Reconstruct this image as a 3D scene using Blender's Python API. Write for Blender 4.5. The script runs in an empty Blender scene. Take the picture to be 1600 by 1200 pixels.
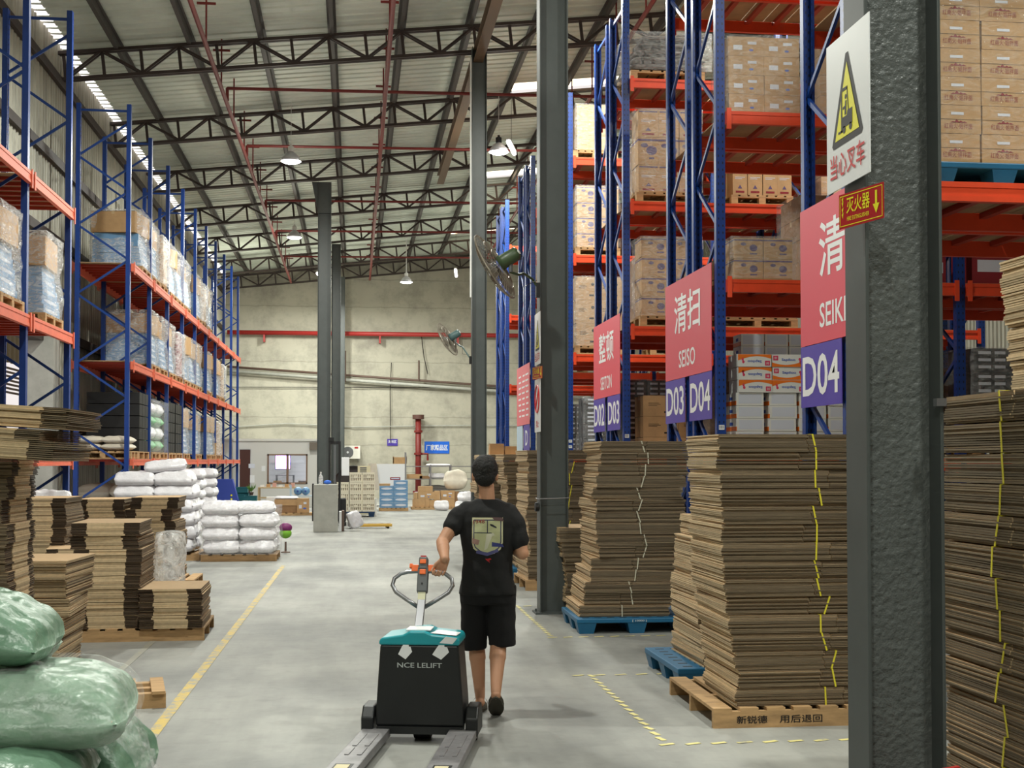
import bpy, bmesh, math, random
from mathutils import Vector, Matrix, noise, Euler
random.seed(7)
C = bpy.context.scene.collection
SC = bpy.context.scene
R = math.radians

# ---------------------------------------------------------------- camera, world, light, exposure
CAMH = 1.69
FPX = 2000.0                       # focal length in pixels of a 1600 px wide frame
YAW = R(7.0); SY, CY = math.sin(YAW), math.cos(YAW)
PITCH = R(1.5)
cam = bpy.data.cameras.new('camera'); camo = bpy.data.objects.new('camera', cam); C.objects.link(camo)
cam.sensor_width = 36; cam.lens = 36 * FPX / 1600
camo.location = (0, 0, CAMH); camo.rotation_euler = (R(90) + PITCH, 0, -YAW)
cam.shift_y = (120 - FPX * math.tan(PITCH)) / 1600
cam.clip_end = 300
SC.camera = camo
SC.view_settings.view_transform = 'Standard'; SC.view_settings.look = 'None'
SC.view_settings.gamma = 1; SC.view_settings.use_curve_mapping = False
SC.view_settings.exposure = -0.24
W = bpy.data.worlds.new('daylight'); SC.world = W; W.use_nodes = True
W.node_tree.nodes['Background'].inputs[0].default_value = (1.0, .93, .90, 1)
W.node_tree.nodes['Background'].inputs[1].default_value = 1.1
LAMP_W = 560
LAMP_COL = (.965, .985, .90)
# high bay lamps: (x, y, z, seen)
LAMPS = [(-1.56, 31.3, 8.95), (-2.0, 42.6, 9.05), (2.0, 50.6, 8.75), (3.5, 31.2, 9.3),
         (-1.5, 20.0, 9.0), (-1.7, 8.8, 9.0), (-2.0, -3.0, 9.0), (-4.6, 51.0, 8.6), (-1.2, 53.5, 8.7),
         (3.3, 20.5, 9.4), (3.2, 2.0, 9.4), (7.6, 16.8, 9.9), (7.6, 7.2, 9.9), (5.5, 47, 9.5), (6.5, 38, 9.5)]

def at(px, d):
    """ground position of something seen at column px, d metres along the view axis"""
    r = (px - 800) * d / FPX
    return (r * CY + d * SY, d * CY - r * SY)
def zat(py, d): return CAMH + (720 - py) * d / FPX

# ---------------------------------------------------------------- helpers
def link(o, parent=None):
    C.objects.link(o)
    if parent is not None: o.parent = parent
    return o
def tag(o, label, cat, group=None):
    o['label'] = label; o['category'] = cat
    if group: o['group'] = group
    return o
def struct(o): o['kind'] = 'structure'; return o
def thing(name, label, cat, loc=(0, 0, 0), rz=0, group=None):
    o = bpy.data.objects.new(name, None); C.objects.link(o); o.empty_display_size = .1
    o.location = loc; o.rotation_euler = (0, 0, rz)
    return tag(o, label, cat, group)
ORD = ['first', 'second', 'third', 'fourth', 'fifth', 'sixth', 'seventh', 'eighth', 'ninth', 'tenth', 'eleventh', 'twelfth',
       'thirteenth', 'fourteenth', 'fifteenth', 'sixteenth', 'seventeenth', 'eighteenth', 'nineteenth', 'twentieth']
def nth(i): return ORD[i] if i < len(ORD) else str(i + 1) + 'th'

class MB:
    def __init__(s): s.v = []; s.f = []; s.m = []
    def add(s, vs, fs, mi=0, M=None):
        b = len(s.v)
        if M is not None: vs = [tuple(M @ Vector(v)) for v in vs]
        s.v += [tuple(v) for v in vs]
        s.f += [tuple(b + i for i in f) for f in fs]
        s.m += [mi] * len(fs); return s
    BF = [(0, 3, 2, 1), (4, 5, 6, 7), (0, 1, 5, 4), (1, 2, 6, 5), (2, 3, 7, 6), (3, 0, 4, 7)]
    def box(s, x0, x1, y0, y1, z0, z1, mi=0, M=None):
        return s.add([(x0, y0, z0), (x1, y0, z0), (x1, y1, z0), (x0, y1, z0), (x0, y0, z1), (x1, y0, z1), (x1, y1, z1), (x0, y1, z1)], s.BF, mi, M)
    def beam(s, p, q, w, h, mi=0, up=(0, 0, 1)):
        p, q = Vector(p), Vector(q); d = (q - p); L = d.length
        if L < 1e-6: return s
        d.normalize(); u = Vector(up)
        if abs(d.dot(u)) > .99: u = Vector((0, 1, 0))
        a = d.cross(u).normalized(); b = a.cross(d).normalized()
        vs = []
        for base in (p, q):
            for sx, sz in ((-1, -1), (1, -1), (1, 1), (-1, 1)):
                vs.append(base + a * (sx * w / 2) + b * (sz * h / 2))
        return s.add(vs, [(0, 1, 2, 3), (7, 6, 5, 4), (0, 4, 5, 1), (1, 5, 6, 2), (2, 6, 7, 3), (3, 7, 4, 0)], mi)
    def tube(s, pts, r, n=8, mi=0, closed=False, cap=True):
        pts = [Vector(p) for p in pts]; N = len(pts); rs = r if isinstance(r, (list, tuple)) else [r] * N
        vs = []; prev = None
        for i in range(N):
            if closed: t = pts[(i + 1) % N] - pts[(i - 1) % N]
            else: t = pts[min(i + 1, N - 1)] - pts[max(i - 1, 0)]
            t.normalize()
            if prev is None:
                u = Vector((0, 0, 1)) if abs(t.z) < .9 else Vector((1, 0, 0))
                a = t.cross(u).normalized()
            else:
                a = (prev - t * prev.dot(t)).normalized()
            b = t.cross(a); prev = a
            for k in range(n):
                th = 2 * math.pi * k / n
                vs.append(pts[i] + (a * math.cos(th) + b * math.sin(th)) * rs[i])
        fs = []
        for i in range(N if closed else N - 1):
            j = (i + 1) % N
            for k in range(n):
                l = (k + 1) % n
                fs.append((i * n + k, i * n + l, j * n + l, j * n + k))
        if cap and not closed:
            fs.append(tuple(reversed(range(n)))); fs.append(tuple((N - 1) * n + k for k in range(n)))
        return s.add(vs, fs, mi)
    def lathe(s, prof, n=24, mi=0, M=None):
        vs = []
        for (r, z) in prof:
            for k in range(n):
                th = 2 * math.pi * k / n; vs.append((r * math.cos(th), r * math.sin(th), z))
        fs = []
        for i in range(len(prof) - 1):
            for k in range(n):
                l = (k + 1) % n; fs.append((i * n + k, i * n + l, (i + 1) * n + l, (i + 1) * n + k))
        if prof[0][0] > 1e-5: fs.append(tuple(reversed(range(n))))
        if prof[-1][0] > 1e-5: fs.append(tuple((len(prof) - 1) * n + k for k in range(n)))
        return s.add(vs, fs, mi, M)
    def prism(s, poly, z0, z1, mi=0, M=None):
        n = len(poly); vs = [(x, y, z0) for x, y in poly] + [(x, y, z1) for x, y in poly]
        fs = [tuple(reversed(range(n))), tuple(range(n, 2 * n))] + [(i, (i + 1) % n, n + (i + 1) % n, n + i) for i in range(n)]
        return s.add(vs, fs, mi, M)
    def ball(s, c, r, n=16, m=10, mi=0, M=None):
        rx, ry, rz = r if isinstance(r, (tuple, list)) else (r, r, r)
        T = Matrix.Translation(c)
        if M is not None: T = T @ M
        vs = [(0, 0, -rz)]
        for j in range(1, m):
            ph = -math.pi / 2 + math.pi * j / m
            for k in range(n):
                th = 2 * math.pi * k / n
                vs.append((rx * math.cos(ph) * math.cos(th), ry * math.cos(ph) * math.sin(th), rz * math.sin(ph)))
        vs.append((0, 0, rz)); fs = []
        for k in range(n): fs.append((0, 1 + (k + 1) % n, 1 + k))
        for j in range(m - 2):
            for k in range(n):
                l = (k + 1) % n; a = 1 + j * n; fs.append((a + k, a + l, a + n + l, a + n + k))
        a = 1 + (m - 2) * n
        for k in range(n): fs.append((a + k, a + (k + 1) % n, len(vs) - 1))
        return s.add(vs, fs, mi, T)
    def capsule(s, p, q, r0, r1, n=14, mi=0):
        p, q = Vector(p), Vector(q); d = (q - p).normalized(); pts = []; rs = []
        for a in (-80, -60, -35, -10):
            pts.append(p + d * (r0 * math.sin(R(a)))); rs.append(r0 * math.cos(R(a)))
        for a in (10, 35, 60, 80):
            pts.append(q + d * (r1 * math.sin(R(a)))); rs.append(r1 * math.cos(R(a)))
        return s.tube(pts, rs, n, mi)
    def text(s, txt, o, xd, yd, h, mi=0, w=None, bold=0):
        """flat lettering: o = centre, xd / yd = directions of reading and up, h = letter height"""
        vs, fs, x0, x1, y0, y1 = textdata(txt, bold)
        sc = h / max(1e-6, (y1 - y0)); sx = sc
        if w: sx = w / max(1e-6, (x1 - x0))
        o = Vector(o); xd = Vector(xd).normalized(); yd = Vector(yd).normalized()
        cx, cy = (x0 + x1) / 2, (y0 + y1) / 2
        return s.add([o + xd * ((x - cx) * sx) + yd * ((y - cy) * sc) for x, y in vs], fs, mi)
    def mesh(s, name, mats, smooth=False):
        me = bpy.data.meshes.new(name); me.from_pydata(s.v, [], s.f)
        for m in mats: me.materials.append(m)
        me.polygons.foreach_set('material_index', s.m)
        if smooth: me.polygons.foreach_set('use_smooth', [True] * len(s.f))
        me.update(); return me
    def build(s, name, mats, parent=None, loc=None, rot=None, smooth=False, bevel=0):
        if not isinstance(mats, (list, tuple)): mats = [mats]
        o = bpy.data.objects.new(name, s.mesh(name, mats, smooth)); link(o, parent)
        if loc is not None: o.location = loc
        if rot is not None: o.rotation_euler = rot
        if bevel:
            b = o.modifiers.new('bevel', 'BEVEL'); b.width = bevel; b.segments = 2; b.limit_method = 'ANGLE'
        return o
def inst(name, me, parent=None, loc=(0, 0, 0), rot=(0, 0, 0), scale=None):
    o = bpy.data.objects.new(name, me); link(o, parent); o.location = loc; o.rotation_euler = rot
    if scale: o.scale = scale
    return o
def copy_tree(o, loc=None, rz=None, label=None, group=None):
    c = o.copy(); C.objects.link(c)
    for ch in o.children:
        d = ch.copy(); C.objects.link(d); d.parent = c
        for g in ch.children:
            e = g.copy(); C.objects.link(e); e.parent = d
    if loc is not None: c.location = loc
    if rz is not None: c.rotation_euler = (0, 0, rz)
    if label: c['label'] = label
    if group: c['group'] = group
    return c
_TX = {}
def textdata(txt, bold=0):
    k = (txt, bold)
    if k in _TX: return _TX[k]
    cu = bpy.data.curves.new('t', 'FONT'); cu.body = txt; cu.size = 1; cu.resolution_u = 3; cu.offset = bold
    ob = bpy.data.objects.new('t', cu); C.objects.link(ob)
    dg = bpy.context.evaluated_depsgraph_get(); dg.update()
    me = bpy.data.meshes.new_from_object(ob.evaluated_get(dg))
    vs = [(v.co.x, v.co.y) for v in me.vertices]; fs = [tuple(p.vertices) for p in me.polygons]
    bpy.data.objects.remove(ob); bpy.data.curves.remove(cu); bpy.data.meshes.remove(me)
    xs = [v[0] for v in vs] or [0, 1]; ys = [v[1] for v in vs] or [0, 1]
    _TX[k] = (vs, fs, min(xs), max(xs), min(ys), max(ys)); return _TX[k]
def remeshed(mb, name, mat, parent, voxel=.006, smooth=4, loc=None, disp=None):
    o = mb.build('tmp', mat, None)
    m = o.modifiers.new('r', 'REMESH'); m.mode = 'VOXEL'; m.voxel_size = voxel
    s = o.modifiers.new('s', 'SMOOTH'); s.iterations = smooth; s.factor = .5
    dg = bpy.context.evaluated_depsgraph_get(); dg.update()
    me = bpy.data.meshes.new_from_object(o.evaluated_get(dg)); me.name = name
    old = o.data; bpy.data.objects.remove(o); bpy.data.meshes.remove(old)
    if disp:
        for v in me.vertices: v.co += disp(v.co, v.normal)
    me.materials.clear()
    me.materials.append(mat)
    me.polygons.foreach_set('use_smooth', [True] * len(me.polygons))
    r = bpy.data.objects.new(name, me); link(r, parent)
    if loc is not None: r.location = loc
    return r

# ---------------------------------------------------------------- materials
def srgb(r, g, b):
    f = lambda c: (c / 255 / 12.92) if c / 255 <= .04045 else ((c / 255 + .055) / 1.055) ** 2.4
    return (f(r), f(g), f(b), 1)
def mat(name, col, rough=.6, metal=0, var=0, nscale=8, island=0, bump=0, bscale=60, emit=None, estr=0, stretch=None, spec=None, dist=.004):
    m = bpy.data.materials.new(name); m.use_nodes = True; nt = m.node_tree; N = nt.nodes; L = nt.links
    b = N['Principled BSDF']; b.inputs['Roughness'].default_value = rough; b.inputs['Metallic'].default_value = metal
    if spec is not None: b.inputs['Specular IOR Level'].default_value = spec
    b.inputs['Base Color'].default_value = col
    if emit: b.inputs['Emission Color'].default_value = emit; b.inputs['Emission Strength'].default_value = estr
    src = None
    tc = None
    if var or bump:
        tc = N.new('ShaderNodeTexCoord'); vec = tc.outputs['Object']
        if stretch:
            mp = N.new('ShaderNodeMapping'); mp.inputs['Scale'].default_value = stretch; L.new(vec, mp.inputs[0]); vec = mp.outputs[0]
    if var:
        n = N.new('ShaderNodeTexNoise'); n.inputs['Scale'].default_value = nscale; n.inputs['Detail'].default_value = 6; n.inputs['Roughness'].default_value = .65
        L.new(vec, n.inputs['Vector'])
        mr = N.new('ShaderNodeMapRange'); mr.inputs[1].default_value = .3; mr.inputs[2].default_value = .7
        mr.inputs[3].default_value = 1 - var; mr.inputs[4].default_value = 1 + var; L.new(n.outputs[0], mr.inputs[0]); src = mr.outputs[0]
    if island:
        g = N.new('ShaderNodeNewGeometry'); mr = N.new('ShaderNodeMapRange')
        mr.inputs[3].default_value = 1 - island; mr.inputs[4].default_value = 1 + island; L.new(g.outputs['Random Per Island'], mr.inputs[0])
        if src:
            mu = N.new('ShaderNodeMath'); mu.operation = 'MULTIPLY'; L.new(src, mu.inputs[0]); L.new(mr.outputs[0], mu.inputs[1]); src = mu.outputs[0]
        else: src = mr.outputs[0]
    if src:
        h = N.new('ShaderNodeVectorMath'); h.operation = 'SCALE'; h.inputs[0].default_value = col[:3]; L.new(src, h.inputs['Scale'])
        L.new(h.outputs[0], b.inputs['Base Color'])
    if bump:
        n = N.new('ShaderNodeTexNoise'); n.inputs['Scale'].default_value = bscale; n.inputs['Detail'].default_value = 4; L.new(vec, n.inputs['Vector'])
        bp = N.new('ShaderNodeBump'); bp.inputs['Strength'].default_value = bump; bp.inputs['Distance'].default_value = dist
        L.new(n.outputs[0], bp.inputs['Height']); L.new(bp.outputs[0], b.inputs['Normal'])
    return m
def film(name, tint=(1, 1, 1, 1), vis=.3, rough=.18, scale=9):
    m = bpy.data.materials.new(name); m.use_nodes = True; nt = m.node_tree; N = nt.nodes; L = nt.links; N.clear()
    out = N.new('ShaderNodeOutputMaterial'); tr = N.new('ShaderNodeBsdfTransparent')
    gl = N.new('ShaderNodeBsdfPrincipled'); gl.inputs['Base Color'].default_value = tint; gl.inputs['Roughness'].default_value = rough
    gl.inputs['Specular IOR Level'].default_value = 1.0
    tc = N.new('ShaderNodeTexCoord'); n = N.new('ShaderNodeTexNoise'); n.inputs['Scale'].default_value = scale; n.inputs['Detail'].default_value = 7
    n.inputs['Distortion'].default_value = 1.5
    mp = N.new('ShaderNodeMapping'); mp.inputs['Scale'].default_value = (1, 1, 2.2); L.new(tc.outputs['Object'], mp.inputs[0]); L.new(mp.outputs[0], n.inputs['Vector'])
    mr = N.new('ShaderNodeMapRange'); mr.inputs[1].default_value = .38; mr.inputs[2].default_value = .66
    mr.inputs[3].default_value = vis * .5; mr.inputs[4].default_value = min(1, vis * 1.7); L.new(n.outputs[0], mr.inputs[0])
    bp = N.new('ShaderNodeBump'); bp.inputs['Strength'].default_value = .8; bp.inputs['Distance'].default_value = .03
    L.new(n.outputs[0], bp.inputs['Height']); L.new(bp.outputs[0], gl.inputs['Normal'])
    mx = N.new('ShaderNodeMixShader'); L.new(mr.outputs[0], mx.inputs[0]); L.new(tr.outputs[0], mx.inputs[1]); L.new(gl.outputs[0], mx.inputs[2])
    L.new(mx.outputs[0], out.inputs[0]); return m
def glass(name):
    m = bpy.data.materials.new(name); m.use_nodes = True; nt = m.node_tree; N = nt.nodes; L = nt.links; N.clear()
    out = N.new('ShaderNodeOutputMaterial'); tr = N.new('ShaderNodeBsdfTransparent'); gl = N.new('ShaderNodeBsdfGlossy'); gl.inputs['Roughness'].default_value = .02
    mx = N.new('ShaderNodeMixShader'); mx.inputs[0].default_value = .07
    L.new(tr.outputs[0], mx.inputs[1]); L.new(gl.outputs[0], mx.inputs[2]); L.new(mx.outputs[0], out.inputs[0]); return m

def mat_floor():
    m = mat('floor_concrete', srgb(146, 146, 142), .6, var=0, bump=.12, bscale=2.0, dist=.01)
    nt = m.node_tree; N = nt.nodes; L = nt.links; b = N['Principled BSDF']; tc = N.new('ShaderNodeTexCoord')
    def nz(scale, sx, sy, det=6):
        mp = N.new('ShaderNodeMapping'); mp.inputs['Scale'].default_value = (sx, sy, 1); L.new(tc.outputs['Object'], mp.inputs[0])
        n = N.new('ShaderNodeTexNoise'); n.inputs['Scale'].default_value = scale; n.inputs['Detail'].default_value = det; n.inputs['Roughness'].default_value = .6
        L.new(mp.outputs[0], n.inputs['Vector']); return n.outputs[0]
    r1 = N.new('ShaderNodeValToRGB'); r1.color_ramp.elements[0].position = .32; r1.color_ramp.elements[1].position = .66
    r1.color_ramp.elements[0].color = srgb(120, 121, 119); r1.color_ramp.elements[1].color = srgb(166, 166, 160)
    L.new(nz(.55, 1, .8), r1.inputs[0])
    r2 = N.new('ShaderNodeValToRGB'); r2.color_ramp.elements[0].position = .35; r2.color_ramp.elements[1].position = .62
    r2.color_ramp.elements[0].color = (.80, .80, .80, 1); r2.color_ramp.elements[1].color = (1, 1, 1, 1)
    L.new(nz(1.1, 2.6, .28), r2.inputs[0])
    r3 = N.new('ShaderNodeValToRGB'); r3.color_ramp.elements[0].position = .25; r3.color_ramp.elements[1].position = .5
    r3.color_ramp.elements[0].color = (.84, .84, .84, 1); r3.color_ramp.elements[1].color = (1, 1, 1, 1)
    L.new(nz(6, 1, 1, 9), r3.inputs[0])
    a = N.new('ShaderNodeMix'); a.data_type = 'RGBA'; a.blend_type = 'MULTIPLY'; a.inputs[0].default_value = 1
    L.new(r1.outputs[0], a.inputs[6]); L.new(r2.outputs[0], a.inputs[7])
    c = N.new('ShaderNodeMix'); c.data_type = 'RGBA'; c.blend_type = 'MULTIPLY'; c.inputs[0].default_value = 1
    L.new(a.outputs[2], c.inputs[6]); L.new(r3.outputs[0], c.inputs[7]); L.new(c.outputs[2], b.inputs['Base Color'])
    return m
def mat_plaster():
    m = mat('wall_plaster', srgb(205, 195, 165), .9, bump=.2, bscale=3, dist=.02)
    nt = m.node_tree; N = nt.nodes; L = nt.links; b = N['Principled BSDF']; tc = N.new('ShaderNodeTexCoord')
    n = N.new('ShaderNodeTexNoise'); n.inputs['Scale'].default_value = .9; n.inputs['Detail'].default_value = 8; n.inputs['Roughness'].default_value = .7; L.new(tc.outputs['Object'], n.inputs['Vector'])
    r = N.new('ShaderNodeValToRGB'); e = r.color_ramp.elements; e[0].position = .3; e[0].color = srgb(150, 146, 134); e[1].position = .55; e[1].color = srgb(184, 180, 164); L.new(n.outputs[0], r.inputs[0])
    # block courses: rough level joints every 1.25 m
    sp = N.new('ShaderNodeSeparateXYZ'); L.new(tc.outputs['Object'], sp.inputs[0])
    n2 = N.new('ShaderNodeTexNoise'); n2.inputs['Scale'].default_value = 1.3; n2.inputs['Detail'].default_value = 5; L.new(tc.outputs['Object'], n2.inputs['Vector'])
    ad = N.new('ShaderNodeMath'); ad.operation = 'MULTIPLY_ADD'; L.new(n2.outputs[0], ad.inputs[0]); ad.inputs[1].default_value = .16; L.new(sp.outputs['Z'], ad.inputs[2])
    pp = N.new('ShaderNodeMath'); pp.operation = 'PINGPONG'; L.new(ad.outputs[0], pp.inputs[0]); pp.inputs[1].default_value = .62
    mr = N.new('ShaderNodeMapRange'); mr.inputs[1].default_value = 0; mr.inputs[2].default_value = .035; mr.inputs[3].default_value = .72; mr.inputs[4].default_value = 1; L.new(pp.outputs[0], mr.inputs[0])
    s = N.new('ShaderNodeVectorMath'); s.operation = 'SCALE'; L.new(r.outputs[0], s.inputs[0]); L.new(mr.outputs[0], s.inputs['Scale']); L.new(s.outputs[0], b.inputs['Base Color'])
    return m
def mat_post():
    """blue rack paint with the two columns of slots punched in the face"""
    m = mat('rack_blue', srgb(12, 54, 128), .38, var=.12, nscale=6)
    nt = m.node_tree; N = nt.nodes; L = nt.links; b = N['Principled BSDF']; tc = N.new('ShaderNodeTexCoord')
    sp = N.new('ShaderNodeSeparateXYZ'); L.new(tc.outputs['Object'], sp.inputs[0])
    def mth(op, a, bb=None, c=None):
        x = N.new('ShaderNodeMath'); x.operation = op
        for i, q in enumerate((a, bb, c)):
            if q is None: continue
            if isinstance(q, (int, float)): x.inputs[i].default_value = q
            else: L.new(q, x.inputs[i])
        return x.outputs[0]
    zz = mth('PINGPONG', sp.outputs['Z'], .0375)
    zin = mth('LESS_THAN', zz, .0125)
    def near(co, c): return mth('LESS_THAN', mth('ABSOLUTE', mth('SUBTRACT', mth('ABSOLUTE', co), c)), .006)
    g = N.new('ShaderNodeNewGeometry'); sn = N.new('ShaderNodeSeparateXYZ')
    # object-space normal is the world normal here (the racks are never turned)
    L.new(g.outputs['Normal'], sn.inputs[0])
    fx = mth('MULTIPLY', near(sp.outputs['X'], .024), mth('GREATER_THAN', mth('ABSOLUTE', sn.outputs['Y']), .7))
    fy = mth('MULTIPLY', near(sp.outputs['Y'], .018), mth('GREATER_THAN', mth('ABSOLUTE', sn.outputs['X']), .7))
    hole = mth('MULTIPLY', zin, mth('MAXIMUM', fx, fy))
    old = b.inputs['Base Color'].links[0].from_socket
    mx = N.new('ShaderNodeMix'); mx.data_type = 'RGBA'; L.new(hole, mx.inputs[0]); L.new(old, mx.inputs[6]); mx.inputs[7].default_value = (.004, .004, .006, 1)
    L.new(mx.outputs[2], b.inputs['Base Color']); return m

M = {}
M['floor'] = mat_floor(); M['plaster'] = mat_plaster(); M['post'] = mat_post()
M['blue'] = mat('rack_brace_blue', srgb(14, 58, 130), .4)
M['orange'] = mat('rack_orange', srgb(226, 74, 38), .42, var=.08, nscale=5)
M['orange_old'] = mat('rack_orange_faded', srgb(226, 108, 78), .5, var=.1, nscale=5)
M['deckboard'] = mat('deck_board', srgb(172, 140, 105), .8, var=.2, nscale=3)
M['sheet'] = mat('wall_sheet', srgb(168, 165, 150), .5, .1, var=.3, nscale=1.2, stretch=(1, 3, .5))
M['roof'] = mat('roof_sheet', srgb(216, 224, 212), .6, .1, var=.14, nscale=.8)
M['steel_dark'] = mat('truss_steel', srgb(58, 46, 42), .6, var=.2, nscale=5)
M['purlin'] = mat('purlin_steel', srgb(72, 68, 64), .6)
M['column'] = mat('column_grey', srgb(74, 79, 78), .45, var=.12, nscale=3, bump=.0)
M['column_rough'] = mat('column_rough_paint', srgb(88, 92, 90), .42, var=.16, nscale=5, bump=.9, bscale=38, dist=.012)
M['pipe_red'] = mat('pipe_red', srgb(120, 36, 32), .5, var=.15)
M['pipe_bright'] = mat('pipe_bright_red', srgb(168, 45, 42), .45)
M['pipe_brown'] = mat('pipe_brown', srgb(96, 76, 66), .6)
M['kraft'] = mat('kraft', srgb(186, 150, 108), .85, var=.1, nscale=7)
M['kraft_dark'] = mat('kraft_dark', srgb(150, 116, 82), .85, var=.12, nscale=7)
M['kraft_sheet'] = mat('kraft_sheet', srgb(184, 154, 116), .85, island=.16, var=.08, nscale=9)
M['edge'] = mat('board_edge', srgb(118, 104, 84), .9, island=.34, var=.22, nscale=9, stretch=(1, 1, 14))
M['edge_light'] = mat('board_edge_light', srgb(190, 168, 134), .88, island=.34, var=.12, nscale=30)
M['edge_dark'] = mat('board_flute_shaded', srgb(66, 54, 42), .9, island=.35, var=.2, nscale=30)  # flute and flap tone, darkened to include the shade in the gaps
M['tape'] = mat('tape', srgb(196, 170, 130), .3)
M['strap_y'] = mat('strap_yellow', srgb(226, 214, 60), .5)
M['strap_w'] = mat('strap_white', srgb(200, 196, 176), .5)
M['wood'] = mat('pallet_wood', srgb(176, 142, 100), .8, var=.28, nscale=4, stretch=(1, 6, 6), island=.15)
M['pal_blue'] = mat('pallet_blue', srgb(26, 98, 138), .45, var=.1)
M['pal_navy'] = mat('pallet_navy', srgb(22, 52, 86), .45, var=.1)
M['yellow_line'] = None
M['white'] = mat('white_paint', srgb(228, 228, 224), .5)
M['sign_white'] = mat('sign_white', srgb(232, 234, 236), .35)
M['sign_red'] = mat('sign_rose', srgb(214, 72, 90), .45)
M['sign_purple'] = mat('sign_purple', srgb(72, 52, 160), .45)
M['sign_yellow'] = mat('sign_yellow', srgb(240, 232, 40), .45)
M['sign_dkred'] = mat('sign_dark_red', srgb(176, 22, 28), .4)
M['sign_letter_red'] = mat('sign_letter_red', srgb(205, 40, 44), .45)
M['sign_blue'] = mat('sign_blue', srgb(16, 100, 214), .4)
M['black'] = mat('black', srgb(16, 16, 17), .5)
M['ink'] = mat('ink', srgb(30, 26, 24), .8)
M['ink_red'] = mat('ink_red', srgb(136, 34, 44), .8)
M['ink_purple'] = mat('ink_purple', srgb(92, 78, 120), .8)
M['ink_blue'] = mat('ink_blue', srgb(70, 100, 190), .7)
M['film'] = film('stretch_film', vis=.15, rough=.12)
M['film_dense'] = film('stretch_film_dense', vis=.42, rough=.2)
M['film_mid'] = film('stretch_film_mid', vis=.27, rough=.14)
M['film_light'] = film('stretch_film_light', vis=.09, rough=.08)
M['sack_dark'] = mat('sack_dark', srgb(84, 80, 76), .4, var=.1, nscale=4, bump=.4, bscale=9, dist=.02)
M['sack_white'] = mat('sack_white', srgb(214, 212, 216), .3, var=.1, nscale=6, bump=.9, bscale=9, dist=.02)
M['sack_beige'] = mat('sack_beige', srgb(205, 196, 180), .7, var=.08, nscale=4, bump=.4, bscale=9, dist=.02)
M['sack_green'] = mat('sack_green', srgb(94, 126, 104), .36, var=.16, nscale=2.5, bump=.7, bscale=7, dist=.03)
M['sack_pale'] = mat('sack_pale', srgb(116, 146, 124), .34, var=.16, nscale=2.5, bump=.7, bscale=7, dist=.03)
M['tray'] = mat('tray_blue', srgb(106, 148, 188), .4, var=.1, nscale=10)
M['tray_pale'] = mat('tray_pale', srgb(186, 208, 226), .4, var=.1, nscale=10)
M['concrete'] = mat('concrete', srgb(176, 176, 168), .85, var=.12, nscale=4)
M['steel'] = mat('steel', srgb(150, 150, 154), .32, .75)
M['grey'] = mat('grey_plastic', srgb(96, 98, 100), .5)
M['glass'] = glass('glass')
M['rubber'] = mat('rubber', srgb(22, 22, 22), .8)
M['lamp_shell'] = mat('lamp_shell', srgb(200, 200, 205), .35, .3)
M['lamp_on'] = mat('lamp_on', (1, 1, 1, 1), .5, emit=(1, .97, .92, 1), estr=14)
# ---------------------------------------------------------------- the shell
X0, X1, Y0, Y1 = -5.9, 16.0, -12.0, 57.8
def roof_z(x): return 10.62 + .107 * x
def chord_z(x): return 10.42 + .107 * x
struct(MB().box(X0 - 6, X1, Y0, Y1, -.12, 0).build('floor', M['floor']))
struct(MB().box(X0, X1 + .2, Y1, Y1 + .25, 0, 13).build('wall_back', M['plaster']))
struct(MB().box(X0, X1 + .2, Y0 - .25, Y0, 0, 13).build('wall_front', M['plaster']))
def sheet_y(mb, x, ya, yb, za, zb, pitch=.2, amp=.035):
    """trapezoid-ribbed cladding running up the wall"""
    prof = []; y = ya
    while y < yb - 1e-6:
        for dy, dx in ((0, 0), (.10, 0), (.125, amp), (.175, amp)):
            if y + dy < yb: prof.append((y + dy, dx))
        y += pitch
    prof.append((yb, 0)); vs = []; fs = []
    for (yy, dx) in prof: vs += [(x + dx, yy, za), (x + dx, yy, zb)]
    for i in range(len(prof) - 1): fs.append((2 * i, 2 * i + 2, 2 * i + 3, 2 * i + 1))
    mb.add(vs, fs)
w = MB(); OPA, OPB, OPZ = 19.6, 24.7, 3.95
sheet_y(w, X0, Y0, OPA, 0, 9.97); sheet_y(w, X0, OPA, OPB, OPZ, 9.97); sheet_y(w, X0, OPB, Y1, 0, 9.97)
struct(w.build('wall_left', M['sheet']))
w = MB(); sheet_y(w, X1, Y0, Y1, 0, 12.4); struct(w.build('wall_right', M['sheet']))
# wall rails (girts) behind the left rack
g = MB()
for z in (2.3, 4.2, 6.0, 7.55, 9.2): g.box(X0 + .04, X0 + .12, OPB if z < 4 else Y0, Y1, z - .09, z + .09)
struct(g.build('trim_1', M['steel_dark']))
# door opening frame and its concrete post
struct(MB().box(X0 - .2, X0 + .32, OPB - .02, OPB + .5, 0, 5.6).build('trim_2', M['concrete']))
struct(MB().box(X0 - .2, X0 + .14, OPA - .4, OPB, OPZ - .02, OPZ + .3).build('trim_3', M['steel_dark']))
# outside, beyond the opening
struct(MB().box(-14, X0 - .2, 8, 40, -.2, -.05).build('trim_4', mat('yard', srgb(225, 222, 215), .9)))
o = MB()
sheet_y(o, -9, 26, 46, 4.25, 6.6, .45, .05)
tag(o.build('outdoor_shed_wall', mat('shed_wall', srgb(150, 138, 112), .7)), 'beige ribbed building wall seen outside through the left opening', 'building')
o = MB()
for k in range(7): o.box(-8.95, -8.9, 26, 46, 3.44 + k * .105, 3.49 + k * .105)
for y in range(26, 47, 2): o.box(-8.98, -8.94, y, y + .06, 0, 4.15)
tag(o.build('louvre_slats', mat('louvre', srgb(120, 104, 92), .7)), 'row of horizontal louvre slats outside the left opening', 'louvre')

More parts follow.
